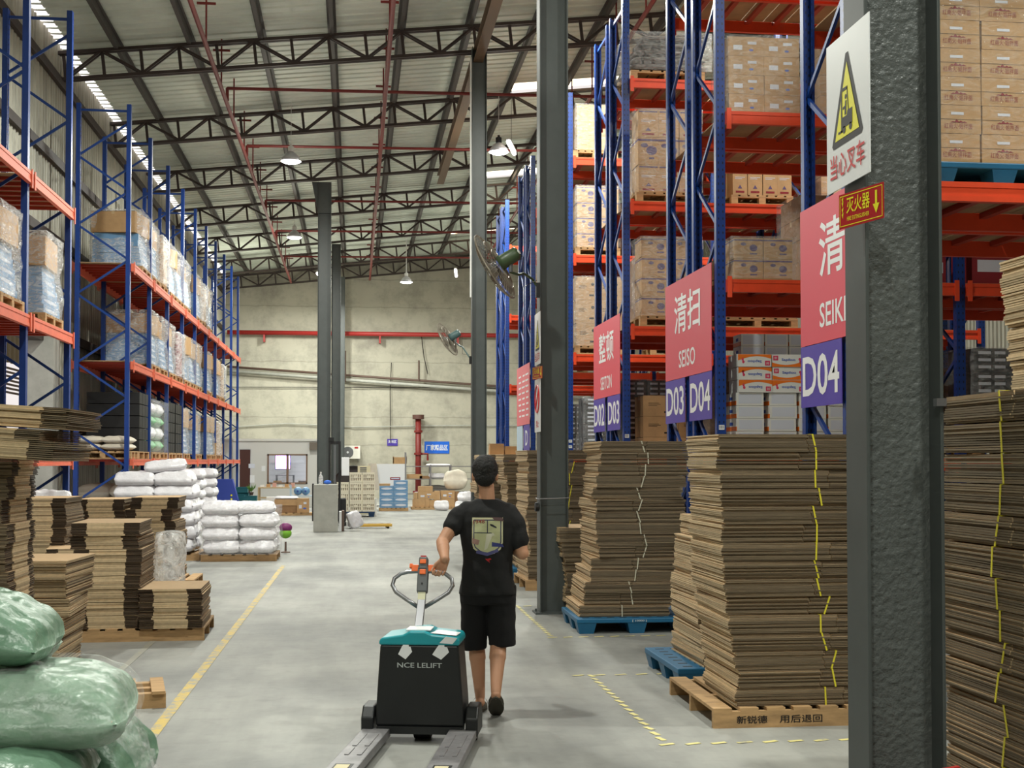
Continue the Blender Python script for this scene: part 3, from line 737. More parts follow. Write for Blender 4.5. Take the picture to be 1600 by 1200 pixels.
# ---------------------------------------------------------------- cartons
_cm = {}
def carton_mesh(sx, sy, sz, style='plain'):
    k = (round(sx, 3), round(sy, 3), round(sz, 3), style)
    if k in _cm: return _cm[k]
    m = MB(); e = .0012; hx, hy = sx / 2, sy / 2
    base = {'plain': 'kraft', 'text': 'kraft', 'round': 'kraft', 'purple': 'kraft', 'redtext': 'kraft', 'dark': 'kraft_dark', 'white': 'white', 'orange': 'white', 'black': 'black', 'bluebox': 'tray', 'pale': 'tray_pale', 'tall': 'kraft', 'maroon': 'ink_red'}[style]
    mats = [M[base], M['tape'], M['ink'], M['ink_red'], M['ink_purple'], M['ink_blue'], M['orangep'], M['white'], M['pinkp'], M['greyp']]
    m.box(-hx, hx, -hy, hy, 0, sz, 0)
    # meeting flaps and tape on top, corner creases
    if base in ('kraft', 'kraft_dark'):
        m.box(-hx - e, hx + e, -.028, .028, sz - .06, sz + e, 1)
        for s in (-1, 1): m.box(s * (hx + e / 2) - e / 2, s * (hx + e / 2) + e / 2, -hy, hy, sz * .985, sz, 2)
    F = (0, -hy - e, sz / 2); XD = (1, 0, 0); ZD = (0, 0, 1)
    def quad(xa, xb, za, zb, mi, face='f'):
        if face == 'f': m.add([(xa, -hy - e, za), (xb, -hy - e, za), (xb, -hy - e, zb), (xa, -hy - e, zb)], [(0, 1, 2, 3)], mi)
        else: m.add([(-hx - e, -xa, za), (-hx - e, -xb, za), (-hx - e, -xb, zb), (-hx - e, -xa, zb)], [(0, 1, 2, 3)], mi)
    def disc(cx, cz, r, mi, rx=None):
        rx = rx or r; n = 14
        m.add([(cx + rx * math.cos(2 * math.pi * i / n), -hy - e, cz + r * math.sin(2 * math.pi * i / n)) for i in range(n)], [tuple(range(n))], mi)
    if style == 'purple':
        quad(-hx, hx, sz * .86, sz * .93, 4); disc(hx * .35, sz * .52, sz * .17, 4, sz * .2); quad(hx * .1, hx * .6, sz * .2, sz * .27, 4)
        disc(-hx * .35, sz * .7, sz * .08, 4, sz * .14); quad(-hy, hy, sz * .86, sz * .93, 4, 's')
    elif style == 'round':
        disc(hx * .5, sz * .68, sz * .07, 2); quad(-hx * .7, -hx * .1, sz * .62, sz * .64, 2); quad(-hx * .7, -.0, sz * .56, sz * .58, 2); quad(-hx * .7, -hx * .2, sz * .5, sz * .52, 2); quad(hx * .2, hx * .6, sz * .16, sz * .24, 2)
    elif style == 'text':
        quad(-hx * .7, -hx * .2, sz * .3, sz * .55, 9); disc(hx * .3, sz * .3, sz * .06, 5, sz * .12); quad(hx * .1, hx * .6, sz * .6, sz * .75, 9)
    elif style == 'tall':
        quad(-hx * .9, hx * .9, sz * .9, sz * .95, 4); m.add([(0, -hy - e, sz * .35), (-hx * .3, -hy - e, sz * .22), (hx * .3, -hy - e, sz * .22)], [(0, 1, 2)], 4)
        quad(-hx * .6, hx * .6, sz * .07, sz * .14, 3); quad(-hx * .7, hx * .7, sz * .6, sz * .62, 9); quad(-hx * .7, hx * .3, sz * .55, sz * .57, 9)
    elif style == 'redtext':
        m.text('红南火·姐拌面', (0, -hy - e, sz * .26), XD, ZD, sz * .2, 3, sx * .62)
        m.box(-hx, hx, -hy - e, -hy, sz * .495, sz * .505, 2)
        for i, (a, h) in enumerate(((-.12, .06), (-.04, .12), (.05, .08), (.13, .05))): m.add([(a * sx - .02, -hy - e, sz * .38), (a * sx + .025, -hy - e, sz * .38), (a * sx, -hy - e, sz * (.38 + h))], [(0, 1, 2)], 3)
        quad(-.16 * sx, .12 * sx, sz * .66, sz * .76, 9)
    elif style == 'orange':
        n = 12  # a wave of orange along one long edge
        vs = []; fs = []
        for i in range(n + 1):
            t = i / n; x = -hx + sx * t; zt = sz * (.16 + .28 * (2 * abs(t - .42)) ** 1.8)
            vs += [(x, -hy - e, 0.002), (x, -hy - e, min(zt, sz * .5))]
        for i in range(n): fs.append((2 * i, 2 * i + 2, 2 * i + 3, 2 * i + 1))
        m.add(vs, fs, 6); m.text('Sapiloo', (hx * .0, -hy - e * 2, sz * .56), XD, ZD, sz * .26, 5, sx * .42, .02)
        quad(-hx * .92, -hx * .62, sz * .52, sz * .9, 8); m.text('鲜', (-hx * .77, -hy - e * 2, sz * .71), XD, ZD, sz * .22, 7)
        disc(hx * .68, sz * .62, sz * .12, 8, sz * .1); disc(hx * .72, sz * .4, sz * .14, 8, sz * .09)
        quad(-hy, hy * .9, sz * .1, sz * .8, 9, 's')
    elif style == 'white':
        quad(-hx * .85, hx * .85, sz * .14, sz * .88, 9)
        quad(-hy, hy, 0.002, sz * .35, 6, 's'); quad(-hy * .3, hy * .3, sz * .45, sz * .7, 5, 's')
    elif style == 'black':
        for z in (.2, .5, .8): quad(-hx * .75, -hx * .05, sz * z - .012, sz * z + .02, 9); quad(hx * .15, hx * .75, sz * z - .012, sz * z + .02, 9)
    elif style in ('bluebox',):
        disc(0, sz * .5, sz * .2, 9, sx * .4); quad(-hx, hx, sz * .9, sz * .93, 9)
    elif style == 'maroon': quad(-hx * .8, hx * .8, sz * .35, sz * .7, 9)
    _cm[k] = m.mesh('carton', mats); return _cm[k]
M['orangep'] = mat('print_orange', srgb(238, 120, 30), .5); M['pinkp'] = mat('print_pink', srgb(216, 60, 100), .5); M['greyp'] = mat('print_grey', srgb(212, 216, 228), .7)
LAB = {}
CNAME = {'plain': 'kraft_carton', 'dark': 'brown_carton', 'text': 'printed_carton', 'round': 'brown_carton', 'purple': 'purple_printed_carton', 'redtext': 'red_printed_carton', 'white': 'white_carton', 'orange': 'noodle_carton', 'black': 'black_carton', 'bluebox': 'blue_carton', 'tall': 'tall_carton', 'maroon': 'maroon_carton'}
def carton(loc, size, style, label, rz=0, group=None, name=None, cat='box', flip=False):
    name = name or CNAME[style]
    o = inst(name, carton_mesh(*size, style), None, loc, (0, math.pi if flip else 0, rz))
    if flip: o.location.z += size[2]
    return tag(o, label, cat, group)
# ---------------------------------------------------------------- bundles of flattened cartons
_bm = {}
def bundle_mesh(L, Wd, H, n, style, var):
    """flattened cartons tied in a bundle; L along x (long side faces -y), Wd along y"""
    k = (L, Wd, H, n, style, var)
    if k in _bm: return _bm[k]
    rnd = random.Random(hash((round(L * 100), round(Wd * 100), var)) & 0xffff)
    m = MB(); t = H / n; slot = L * rnd.uniform(-.12, .05); ph = rnd.uniform(0, 6)
    for i in range(n):
        z = i * t; edge_ = 0 if 0 < i < n - 1 else -.006; dx = rnd.gauss(0, .005) + .006 * math.sin(i * .7 + ph); dy = rnd.gauss(0, .004)
        T = Matrix.Translation((dx, dy, z)) @ Matrix.Rotation(R(rnd.gauss(0, .25)), 4, 'Z')
        th = t * rnd.uniform(.72, .9)
        hx, hy = L / 2, Wd / 2
        def slab(xa, xb, ya, yb, za, zb, m_end, m_front):
            b = len(m.v)
            vs = [(xa, ya, za), (xb, ya, za), (xb, yb, za), (xa, yb, za), (xa, ya, zb), (xb, ya, zb), (xb, yb, zb), (xa, yb, zb)]
            m.add(vs, MB.BF, 0, T)
            m.m[-6:] = [0, 0, m_front, m_end, m_front, m_end]
        if style == 'r':      # double-wall sheets, dark fluted long side, pale folded ends with lamplight partly in their colour
            slab(-hx, slot - .003, -hy - edge_, hy, 0, th, 2, 1); slab(slot + .003, hx, -hy - edge_ + rnd.uniform(0, .004), hy, 0, th * .95, 2, 1)
            if i % 2 == 0: slab(-hx + .01, hx - .01, -hy + .012, hy - .012, th, t, 1, 3)
        elif style == 'k':    # folded boxes: solid middle panel, open flaps at both ends
            c = L * .27
            slab(-c, c, -hy, hy, 0, t * .93, 2, 2)
            for s in (-1, 1):
                xa, xb = (c + .002, hx) if s > 0 else (-hx, -c - .002)
                slab(xa, xb, -hy + .004, hy, 0, t * .36, 1, 3); slab(xa, xb, -hy + rnd.uniform(.004, .012), hy, t * .5, t * .88, 1, 3)
            if i == n - 1: slab(-hx, hx, -hy, hy, t * .94, t, 2, 2)
        elif style == 's':    # folded boxes seen long side on, pale panel toward one end
            slab(-hx, L * .12, -hy, hy, 0, th, 2, 1); slab(L * .12 + .002, L * .38, -hy, hy, 0, t * .95, 2, 2); slab(L * .38 + .002, hx, -hy, hy, 0, t * .6, 1, 1)
            slab(-hx + .01, hx - .03, -hy + .02, hy - .02, th, t, 3, 3)
        else:                 # 'f': fanned end towards us
            slab(-hx, hx, -hy, hy, 0, th, 2, 2 if rnd.random() < .8 else 1)
    _bm[k] = m.mesh('carton_bundle', [M['kraft_sheet'], M['edge'], M['edge_light'], M['edge_dark']]); return _bm[k]
def strap_mesh(L, Wd, H, x, matl, w=.011):
    m = MB(); hy = Wd / 2 + .004; e = .004; lean = random.uniform(-.02, .02)
    m.beam((x - lean, -hy, 0), (x + lean, -hy, H), w, .002, 0, (0, 1, 0))
    m.beam((x + lean, -hy, H + .001), (x + lean, hy, H + .001), w, .002)
    m.beam((x + lean, hy, H), (x - lean, hy, 0), w, .002, 0, (0, 1, 0))
    return m.mesh('strap', [matl])
NB = 0
def stack(cx, cy, rz, z0, L, Wd, bh, count, desc, group, style='r', n=11, strap='strap_y', sx=.0, lean=None, jit=.012, rj=.7, tone=None, hv=None, nvar=4, axis_strap='x'):
    """a column of bundles; every bundle is a thing of its own"""
    z = z0; out = []
    for i in range(count):
        h = bh if hv is None else bh * random.uniform(1 - hv, 1 + hv)
        nn = max(3, round(n * h / bh)); hq = round(h, 2) if hv else h
        me = bundle_mesh(L, Wd, hq, nn, style, i % nvar)
        dx, dy = (lean(i / max(1, count - 1)) if lean else (0, 0))
        j = Vector((dx + random.gauss(0, jit), dy + random.gauss(0, jit * .6), 0)); j.rotate(Euler((0, 0, rz)))
        pos = 'bottom' if i == 0 else ('topmost' if i == count - 1 else nth(i) + ' up')
        o = inst('carton_bundle', me, None, (cx + j.x, cy + j.y, z), (0, 0, rz + R(random.gauss(0, rj))))
        tag(o, 'flattened carton bundle, %s, %s' % (pos, desc), 'cardboard bundle', group)
        if strap:
            s = inst('strap', strap_mesh(L, Wd, hq, sx + random.gauss(0, .018), M[strap]), o)
        z += hq + .004; out.append(o)
    return z
G = 'flattened carton bundles'
# right of the aisle, from the camera backwards
# near stack past the nearest column: its long side faces the aisle
plastic_pallet((3.07, 4.52, 0), R(90), 1.35, 1.2, 'dark blue plastic pallet under the tall stack right of the nearest column', 'pal_navy')
stack(3.03, 4.52, R(-90), .15, 1.3, 1.12, .117, 15, 'stack right of the nearest column', G, 'r', 12, 'strap_y', -.16, lambda t: (.0, .01 * math.sin(t * 9)), .008, .5)
o = inst('carton_bundle', bundle_mesh(.62, 1.0, .12, 8, 'r', 1), None, (3.06, 4.2, .15 + 15 * .119), (0, 0, R(-86))); tag(o, 'short bundle of flattened cartons on top of the stack right of the nearest column', 'cardboard bundle', G)
wood_pallet((4.45, 6.6, 0), 0, 1.2, 1.0, 'wooden pallet under the very tall dark stack at the right edge')
stack(4.42, 6.6, 0, .14, 1.15, .95, .19, 14, 'very tall dark stack at the right edge', G, 'r', 14, None, 0, lambda t: (-.06 * t + .03 * math.sin(t * 11), 0), .012)
# big stack on the marked wooden pallet
p = wood_pallet((2.93, 8.5, 0), R(-.8), 1.34, 1.2, 'wooden pallet with stencilled black characters, under the big stack left of the column', .125, 8)
MB().text('新锐德', (-.42, -.603, .052), (1, 0, 0), (0, 0, 1), .05, 0, .2, .012).build('stencil', M['ink'], p)
MB().text('用后退回', (-.10, -.603, .052), (1, 0, 0), (0, 0, 1), .05, 0, .28, .012).build('stencil', M['ink'], p)
stack(2.99, 8.36, R(-.8), .125, 1.3, .82, .112, 15, 'big yellow-strapped stack left of the nearest column', G, 'r', 11, 'strap_y', -.02, lambda t: (.085 * (1 - t) ** 2 - .03 * t + .012 * math.sin(t * 9), -.0), .006, .5)
# narrow leaning stack behind it
plastic_pallet((2.98, 9.85, 0), 0, 1.2, 1.1, 'blue plastic pallet poking out behind the marked wooden pallet')
stack(3.08, 9.8, 0, .15, .98, .95, .155, 7, 'low dark stack behind the big one', G, 'r', 12, None, 0, lambda t: (-.04 + .08 * t, 0), .018, 1.2)
# stack on blue pallet next to the second column
p = plastic_pallet((2.76, 12.85, 0), R(-1), 1.2, 1.05, 'blue plastic pallet right of the second column, under the leaning stack')
MB().text('[ 10000 ]', (.02, -.528, .125), (1, 0, 0), (0, 0, 1), .022, 0, .14).build('marking', M['white'], p)
stack(2.84, 12.95, R(-1.2), .15, .90, .95, .112, 15, 'leaning white-strapped stack beside the second column', G, 'r', 9, 'strap_w', .0, lambda t: (-.17 + .17 * min(1, t * 2.4) + .02 * math.sin(t * 8), 0), .014, 1.4)
# between: low stack right behind the second column
wood_pallet((2.95, 14.4, 0), 0, 1.25, 1.0, 'wooden pallet just behind the second column')
stack(2.78, 14.35, 0, .14, .95, .85, .16, 5, 'low stack right behind the second column', G, 'r', 10, None, 0, lambda t: (.03 - .12 * t, 0), .025, 1.5)
wood_pallet((2.85, 17.1, 0), R(1), 1.3, 1.1, 'wooden pallet seen left of the second column at its foot')
stack(2.86, 17.1, R(1), .14, 1.2, 1.0, .15, 11, 'dark stack behind the second column', G, 'r', 12, 'strap_y', -.06, lambda t: (-.02, 0), .02)
plastic_pallet((2.72, 18.75, 0), 0, 1.2, 1.0, 'blue plastic pallet on the floor left of the second column')
stack(2.63, 18.7, 0, .15, .72, .9, .145, 11, 'leaning stack just right of the man', G, 'r', 12, None, 0, lambda t: (.04 - .2 * t, 0), .02, 1.5)
plastic_pallet((2.35, 20.2, 0), 0, 1.1, 1.1, 'blue plastic pallet hidden low behind the man')
stack(2.25, 20.2, 0, .15, .66, 1.0, .145, 11, 'white-strapped stack behind the head of the man', G, 'r', 12, 'strap_w', .06, lambda t: (0, 0), .02)
zt = .15 + 11 * .147
carton((2.20, 19.95, zt + .02), (.22, .2, .17), 'plain', 'small open kraft carton on the stack behind the man, left one')
carton((2.42, 19.95, zt + .02), (.18, .2, .13), 'plain', 'small kraft carton on the stack behind the man, right one')

# left of the aisle
GL = 'flattened folded cartons'
wood_pallet((-2.75, 9.35, 0), R(90), 1.0, 1.2, 'wooden pallet under the tall stack at the left edge')
stack(-2.83, 9.32, R(90), .14, .72, 1.05, .157, 10, 'tall stack at the left edge', GL, 'k', 11, None, 0, lambda t: (0, -.02 * math.sin(t * 7)), .015, 1)
z = .14 + 10 * .159
for i, (x, y, rz, L_, H_, n_) in enumerate(((-2.62, 9.1, -4, 1.42, .13, 10), (-2.66, 9.12, -6, 1.35, .07, 6), (-2.56, 9.15, -3, 1.42, .14, 12))):
    o = inst('carton_bundle', bundle_mesh(L_, .85, H_, n_, 's', i), None, (x, y, z), (0, R(3.5), R(rz)))
    tag(o, 'wide bundle of flattened cartons overhanging the tall left stack, %s of the three' % ('lowest', 'middle', 'top')[i], 'cardboard bundle', GL); z += H_ + .004
stack(-2.62, 10.95, R(90), 0.002, .85, .62, .146, 6, 'short stack left of the long pallet', GL, 'f', 13, None, 0, lambda t: (0, .02 - .10 * t), .012, 1.2)
wood_pallet((-2.02, 12.85, 0), R(1), 1.22, 1.0, 'long wooden pallet carrying a tall and a low stack left of the yellow line', .12, 8)
stack(-2.32, 12.85, R(1), .12, .62, .95, .12, 8, 'tall stack on the long pallet', GL, 'k', 7, None, 0, lambda t: (.0 - .0 * t, 0), .008, .8)
stack(-1.72, 12.75, R(.5), .12, .575, .85, .12, 3, 'low stack on the long pallet', GL, 'k', 7, None, 0, None, .006, .5)
wood_pallet((-3.3, 14.9, 0), 0, 1.2, 1.0, 'wooden pallet behind the long loaded one, near the rack')
stack(-3.45, 14.9, 0, .14, .62, .9, .16, 7, 'stack left behind the long pallet', GL, 'k', 9, None, 0, None, .01)
stack(-3.0, 14.2, R(4), 0.002, .5, .6, .15, 5, 'small stack between the short stack and the long pallet', GL, 'k', 8, None, 0, None, .012, 2)
wood_pallet((-2.7, 17.6, 0), 0, 1.25, 1.0, 'wooden pallet under the dark stacks before the white sacks')
stack(-2.62, 17.6, 0, .14, .60, .95, .15, 7, 'dark stack before the white sacks, right column', GL, 'k', 9, None, 0, lambda t: (.0, 0), .02, 1)
stack(-3.26, 17.55, 0, .14, .60, .95, .147, 7, 'dark stack before the white sacks, left column', GL, 'k', 9, None, 0, None, .015, 1)
stack(-3.7, 16.2, 0, .002, .62, .7, .15, 8, 'stack half hidden near the rack foot', GL, 'k', 9, None, 0, None, .015, 1)
# ---------------------------------------------------------------- film, sacks
def wrap_mesh(w, d, h, seed, amp=.03, top=True, pinch=0):
    """stretch film pulled round a load: a crumpled open-bottomed shell"""
    m = MB(); nx, nz = 10, 12; per = []
    for i in range(nx): per.append((-w / 2 + w * i / nx, -d / 2))
    for i in range(nx): per.append((w / 2, -d / 2 + d * i / nx))
    for i in range(nx): per.append((w / 2 - w * i / nx, d / 2))
    for i in range(nx): per.append((-w / 2, d / 2 - d * i / nx))
    n = len(per); vs = []
    for j in range(nz + 1):
        z = h * j / nz
        for (x, y) in per:
            q = noise.noise(Vector((x * 4 + seed, y * 4, z * 5))) * amp + .012
            s = 1 - pinch * math.exp(-((z / h - .55) / .08) ** 2)
            l = math.hypot(x, y); vs.append((x * s + x / l * q, y * s + y / l * q, z))
    fs = [(j * n + i, j * n + (i + 1) % n, (j + 1) * n + (i + 1) % n, (j + 1) * n + i) for j in range(nz) for i in range(n)]
    if top: vs.append((0, 0, h + .02)); fs += [(nz * n + i, nz * n + (i + 1) % n, len(vs) - 1) for i in range(n)]
    m.add(vs, fs); return m
_wm = {}
def wrap(loc, w, d, h, label, matl='film', group='stretch film', rz=0, pinch=0):
    k = (round(w, 2), round(d, 2), round(h, 2), matl, random.randrange(3), pinch)
    if k not in _wm: _wm[k] = wrap_mesh(w + .03, d + .03, h, k[4] * 9.1, pinch=pinch).mesh('stretch_film', [M[matl]], True)
    return tag(inst('stretch_film', _wm[k], None, loc, (0, 0, rz)), label, 'plastic film', group)
_sm = {}
def sack_mesh(L, Wd, H, seed, matl, nu=26, nv=18, wr=1.0, droop=0, lumps=0, folds=.5, box=0):
    box = box or (1 if matl == 'sack_white' and nu < 40 else 0)
    k = (L, Wd, H, seed, matl, nu, droop, lumps, box)
    if k in _sm: return _sm[k]
    m = MB(); vs = []
    def outl(u, v):
        # corners pulled in, sides slightly waisted
        x = u * L / 2 * (1 - .05 * v * v * (1 if abs(u) > .0 else 0)) ; y = v * Wd / 2 * (1 - .07 * (1 - u * u) * 0 - .06 * u ** 4)
        return x, y
    for s in (1, -1):
        for j in range(nv + 1):
            for i in range(nu + 1):
                u = -1 + 2 * i / nu; v = -1 + 2 * j / nv; x, y = outl(u, v)
                prof = max(0, (1 - abs(u) ** (3.2 + 3 * box))) ** (.5 - .15 * box) * max(0, (1 - abs(v) ** (3.4 + 3 * box))) ** (.5 - .15 * box)
                w = noise.noise(Vector((x * 5 + seed * 3.3, y * 5, s * 2))) * .10 + noise.noise(Vector((x * 14 + seed, y * 11, s * 5))) * .05 + noise.noise(Vector((x * 2.2 + seed, y * 2.2, s))) * .16 * lumps
                w += .05 * math.cos(v * 9 + seed) * abs(u) ** 3
                if folds:
                    w += folds * (abs(noise.noise(Vector((x * 5 + seed * 7, y * 3.1, s * 3)))) - .22) * .55 * abs(u) ** .8 + folds * (abs(noise.noise(Vector((x * 3 + seed, y * 15, s * 9)))) - .2) * .5 * abs(u) ** 4
                    w += folds * (abs(noise.noise(Vector((x * 9, y * 9, s + seed)))) - .2) * .22
                z = s * H / 2 * prof * (1 + w * wr * (1 if s > 0 else .35)) * (1 if s > 0 else .92)
                z -= droop * (abs(u) ** 2.5)
                vs.append((x + noise.noise(Vector((y * 6, seed, 1))) * .02, y + noise.noise(Vector((x * 6, seed, 4))) * .015, z + H / 2))
    N = (nu + 1) * (nv + 1); fs = []
    for j in range(nv):
        for i in range(nu):
            a = j * (nu + 1) + i; fs.append((a, a + 1, a + nu + 2, a + nu + 1)); fs.append((N + a, N + a + nu + 1, N + a + nu + 2, N + a + 1))
    rim = [j * (nu + 1) + i for j, i in [(0, i) for i in range(nu)] + [(j, nu) for j in range(nv)] + [(nv, i) for i in range(nu, 0, -1)] + [(j, 0) for j in range(nv, 0, -1)]]
    for a, b in zip(rim, rim[1:] + rim[:1]): fs.append((b, a, N + a, N + b))
    m.add(vs, fs); _sm[k] = m.mesh('sack', [M[matl]], True); return _sm[k]
def sack(loc, rz, size, label, matl='sack_white', seed=None, group=None, tilt=(0, 0), name='sack', cat='sack', **kw):
    seed = random.randrange(5) if seed is None else seed
    o = inst(name, sack_mesh(*size, seed, matl, **kw), None, loc, (tilt[0], tilt[1], rz)); return tag(o, label, cat, group)

# white sacks on the floor
wood_pallet((-1.93, 22.45, 0), 0, 1.26, 1.0, 'brown wooden pallet under the wrapped white sacks beside the aisle', .12)
z = .125
for j in range(4):
    for i in range(2):
        if j == 3 and i == 1: continue
        xx = -2.22 if i == 0 else -1.62
        for q, yy in enumerate((22.15, 22.75)):
            if j == 3 and q: continue
            sack((xx + random.uniform(-.02, .02), yy, z + j * .215), R(random.uniform(-3, 3)), (.64, .6, .245),
                 'white sack in the %s layer, %s %s, of the wrapped pile beside the aisle' % (nth(j), ('left', 'right')[i], ('front', 'back')[q]), group='white sacks')
sack((-1.72, 22.2, z + .66), R(4), (.78, .56, .22), 'white sack lying across the right top of the wrapped pile beside the aisle', group='white sacks')
wrap((-1.92, 22.45, .12), 1.24, 1.16, .80, 'glossy clear stretch film around the white sacks beside the aisle', 'film', pinch=.0)
wood_pallet((-3.35, 22.75, 0), 0, 1.5, 1.1, 'dark wooden pallet under the tall pile of white sacks', .12)
for j in range(6):
    for i in range(2):
        for q, yy in enumerate((22.45, 23.05)):
            if j == 5 and q: continue
            sack((-3.02 - .68 * i + random.uniform(-.03, .03), yy, .125 + j * .225), R(random.uniform(-4, 4)), (.70, .6, .255),
                 'white sack in the %s layer, %s %s, of the tall pile before the rack' % (nth(j), ('right', 'left')[i], ('front', 'back')[q]), group='white sacks')
sack((-3.2, 22.5, 1.49), R(8), (.72, .55, .22), 'white sack on the very top of the tall pile before the rack', group='white sacks', tilt=(0, R(-6)))
wood_pallet((-4.6, 26.0, 0), 0, 1.0, 1.6, 'wooden pallet on the floor inside the left rack under white sacks', .12)
n = 0
for j in range(4):
    for i in range(2):
        for q in range(2):
            sack((-4.38 - .62 * i, 25.7 + .66 * q, .125 + j * .27), R(random.uniform(-7, 7)), (.66, .64, .31), 'whitish sack under the left rack, %s layer, %s column, %s row' % (nth(j), ('aisle', 'wall')[i], ('near', 'far')[q]), 'sack_white' if j < 3 else 'sack_beige', group='white sacks')
for i, (px, d, zz, L_) in enumerate(((240, 25, .0, .9), (262, 27.5, 0, .9), (285, 29.5, 0, .9), (308, 31.5, 0, .8), (328, 34, 0, .8))):
    x, y = at(px, d); x -= .2
    for j in range(6):
        sack((x, y, .02 + j * .24), R(random.uniform(-6, 6)), (L_, .7, .27), 'white sack, %s up, in the %s far pile along the left rack' % (nth(j), nth(i)), group='white sacks')
# small plastic things between the left stacks
sack((at(77, 15.5)[0], at(77, 15.5)[1], 1.02), R(10), (.55, .4, .32), 'crumpled white plastic bag behind the left kraft stack', seed=2, lumps=1.5)
o = sack((-1.90, 13.9, .15), R(80), (.95, .34, .3), 'translucent plastic bag hanging down beside the tall stack on the long pallet', 'film_dense', seed=1, tilt=(0, R(-82)), name='plastic_bag', cat='bag', lumps=1)
o.location.z = .47
# toy-like purple and green pinwheel ball on a stand
x, y = at(447, 23.6); o = thing('garden_pinwheel', 'purple and green round ornament on a small stand beside the white sacks', 'ornament', (x, y, 0))
MB().lathe([(.09, 0), (.08, .02), (.02, .03), (.018, .2)], 14).build('stand', M['pipe_brown'], o)
MB().ball((0, 0, .36), (.11, .08, .10), 16, 10).build('lower_half', mat('leaf_green', srgb(120, 180, 50), .5), o, smooth=True)
MB().ball((0, 0, .46), (.12, .085, .09), 16, 10).build('upper_half', mat('plum', srgb(120, 40, 100), .5), o, smooth=True)

# green woven sacks at the lower left
gp = wood_pallet((-1.75, 5.75, 0), 0, 1.35, 1.25, 'wooden pallet buried under the green sacks', .13)
GG = 'green woven sacks'
def gs(x, y, z, rz, size, label, m='sack_green', seed=0, tilt=(0, 0)):
    o = sack((x, y, z), R(rz), size, label, m, seed, GG, tilt, nu=84, nv=60, lumps=.5, droop=.03, folds=.5, box=.35)
    L_, W_, H_ = size; s = MB(); pts = []
    for i in range(41):
        v = -1 + 2 * i / 40; pts.append((L_ / 2 * (1 - .05 * v * v) - .018, v * W_ / 2 * .93, H_ / 2 - .02 + .004 * (-1) ** i))
    s.tube(pts, .0045, 5); s.build('seam_stitching', M['strap_w'], o)
    return o
gs(-1.55, 5.35, .13, 6, (1.14, .74, .30), 'dark green woven sack at the bottom front of the sack pile', seed=1)
gs(-1.45, 6.1, .13, -4, (1.02, .7, .40), 'green woven sack at the bottom back of the sack pile', seed=4)
gs(-1.56, 5.20, .34, -3, (1.06, .72, .28), 'green woven sack second from the bottom, its end facing the aisle', seed=0)
gs(-1.47, 5.45, .53, 3, (1.14, .78, .34), 'large green woven sack wrapped in glossy clear film, middle of the pile', 'sack_pale', seed=2)
gs(-1.90, 6.2, .48, 2, (.9, .6, .34), 'green woven sack hidden in the back of the pile', seed=3)
gs(-1.80, 5.65, .78, -5, (1.0, .74, .26), 'pale green sack under plastic just below the topmost one', 'sack_pale', seed=3)
gs(-1.82, 5.5, .93, 4, (1.16, .76, .28), 'topmost green woven sack of the pile', seed=4, tilt=(0, R(10)))
def film_over(loc, rz, size, seed, label):
    me = sack_mesh(size[0] + .05, size[1] + .04, size[2] + .03, seed, 'film_light', nu=84, nv=60, lumps=.5, droop=.03, folds=.5, box=.35)
    return tag(inst('plastic_wrap', me, None, loc, (0, 0, R(rz))), label, 'plastic film', 'stretch film')
film_over((-1.47, 5.45, .518), 3, (1.14, .78, .34), 2, 'clear glossy film stretched over the large middle green sack')
# loose tail of film hanging off the end of the sack
m = MB(); vs = []; fs = []
for i in range(13):
    for j in range(7):
        t = i / 12; s_ = (j - 3) / 3
        vs.append((-.95 + .18 * t + .02 * math.sin(j * 3), 5.45 + .28 * s_ * (1 - .85 * t) + .02 * math.sin(i * 2), .70 - .36 * t - .05 * s_ * s_ + .015 * math.sin(i * 3 + j)))
for i in range(12):
    for j in range(6): a = i * 7 + j; fs.append((a, a + 1, a + 8, a + 7))
m.add(vs, fs); tag(m.build('film_tail', M['film'], smooth=True), 'gathered tail of clear film hanging from the middle green sack toward the line', 'plastic film')
# broken little pallet behind the sacks
o = thing('wooden_pallet', 'small broken piece of wooden pallet lying on the floor behind the green sacks', 'pallet', (-1.56, 9.25, 0), R(10))
for y in (-.22, .0, .22): MB().box(-.24, .24, y - .04, y + .04, 0, .10).build('stringer', M['wood'], o)
for x in (-.19, .0, .19): MB().box(x - .045, x + .045, -.3, .3, .10, .12).build('slat', M['wood'], o)

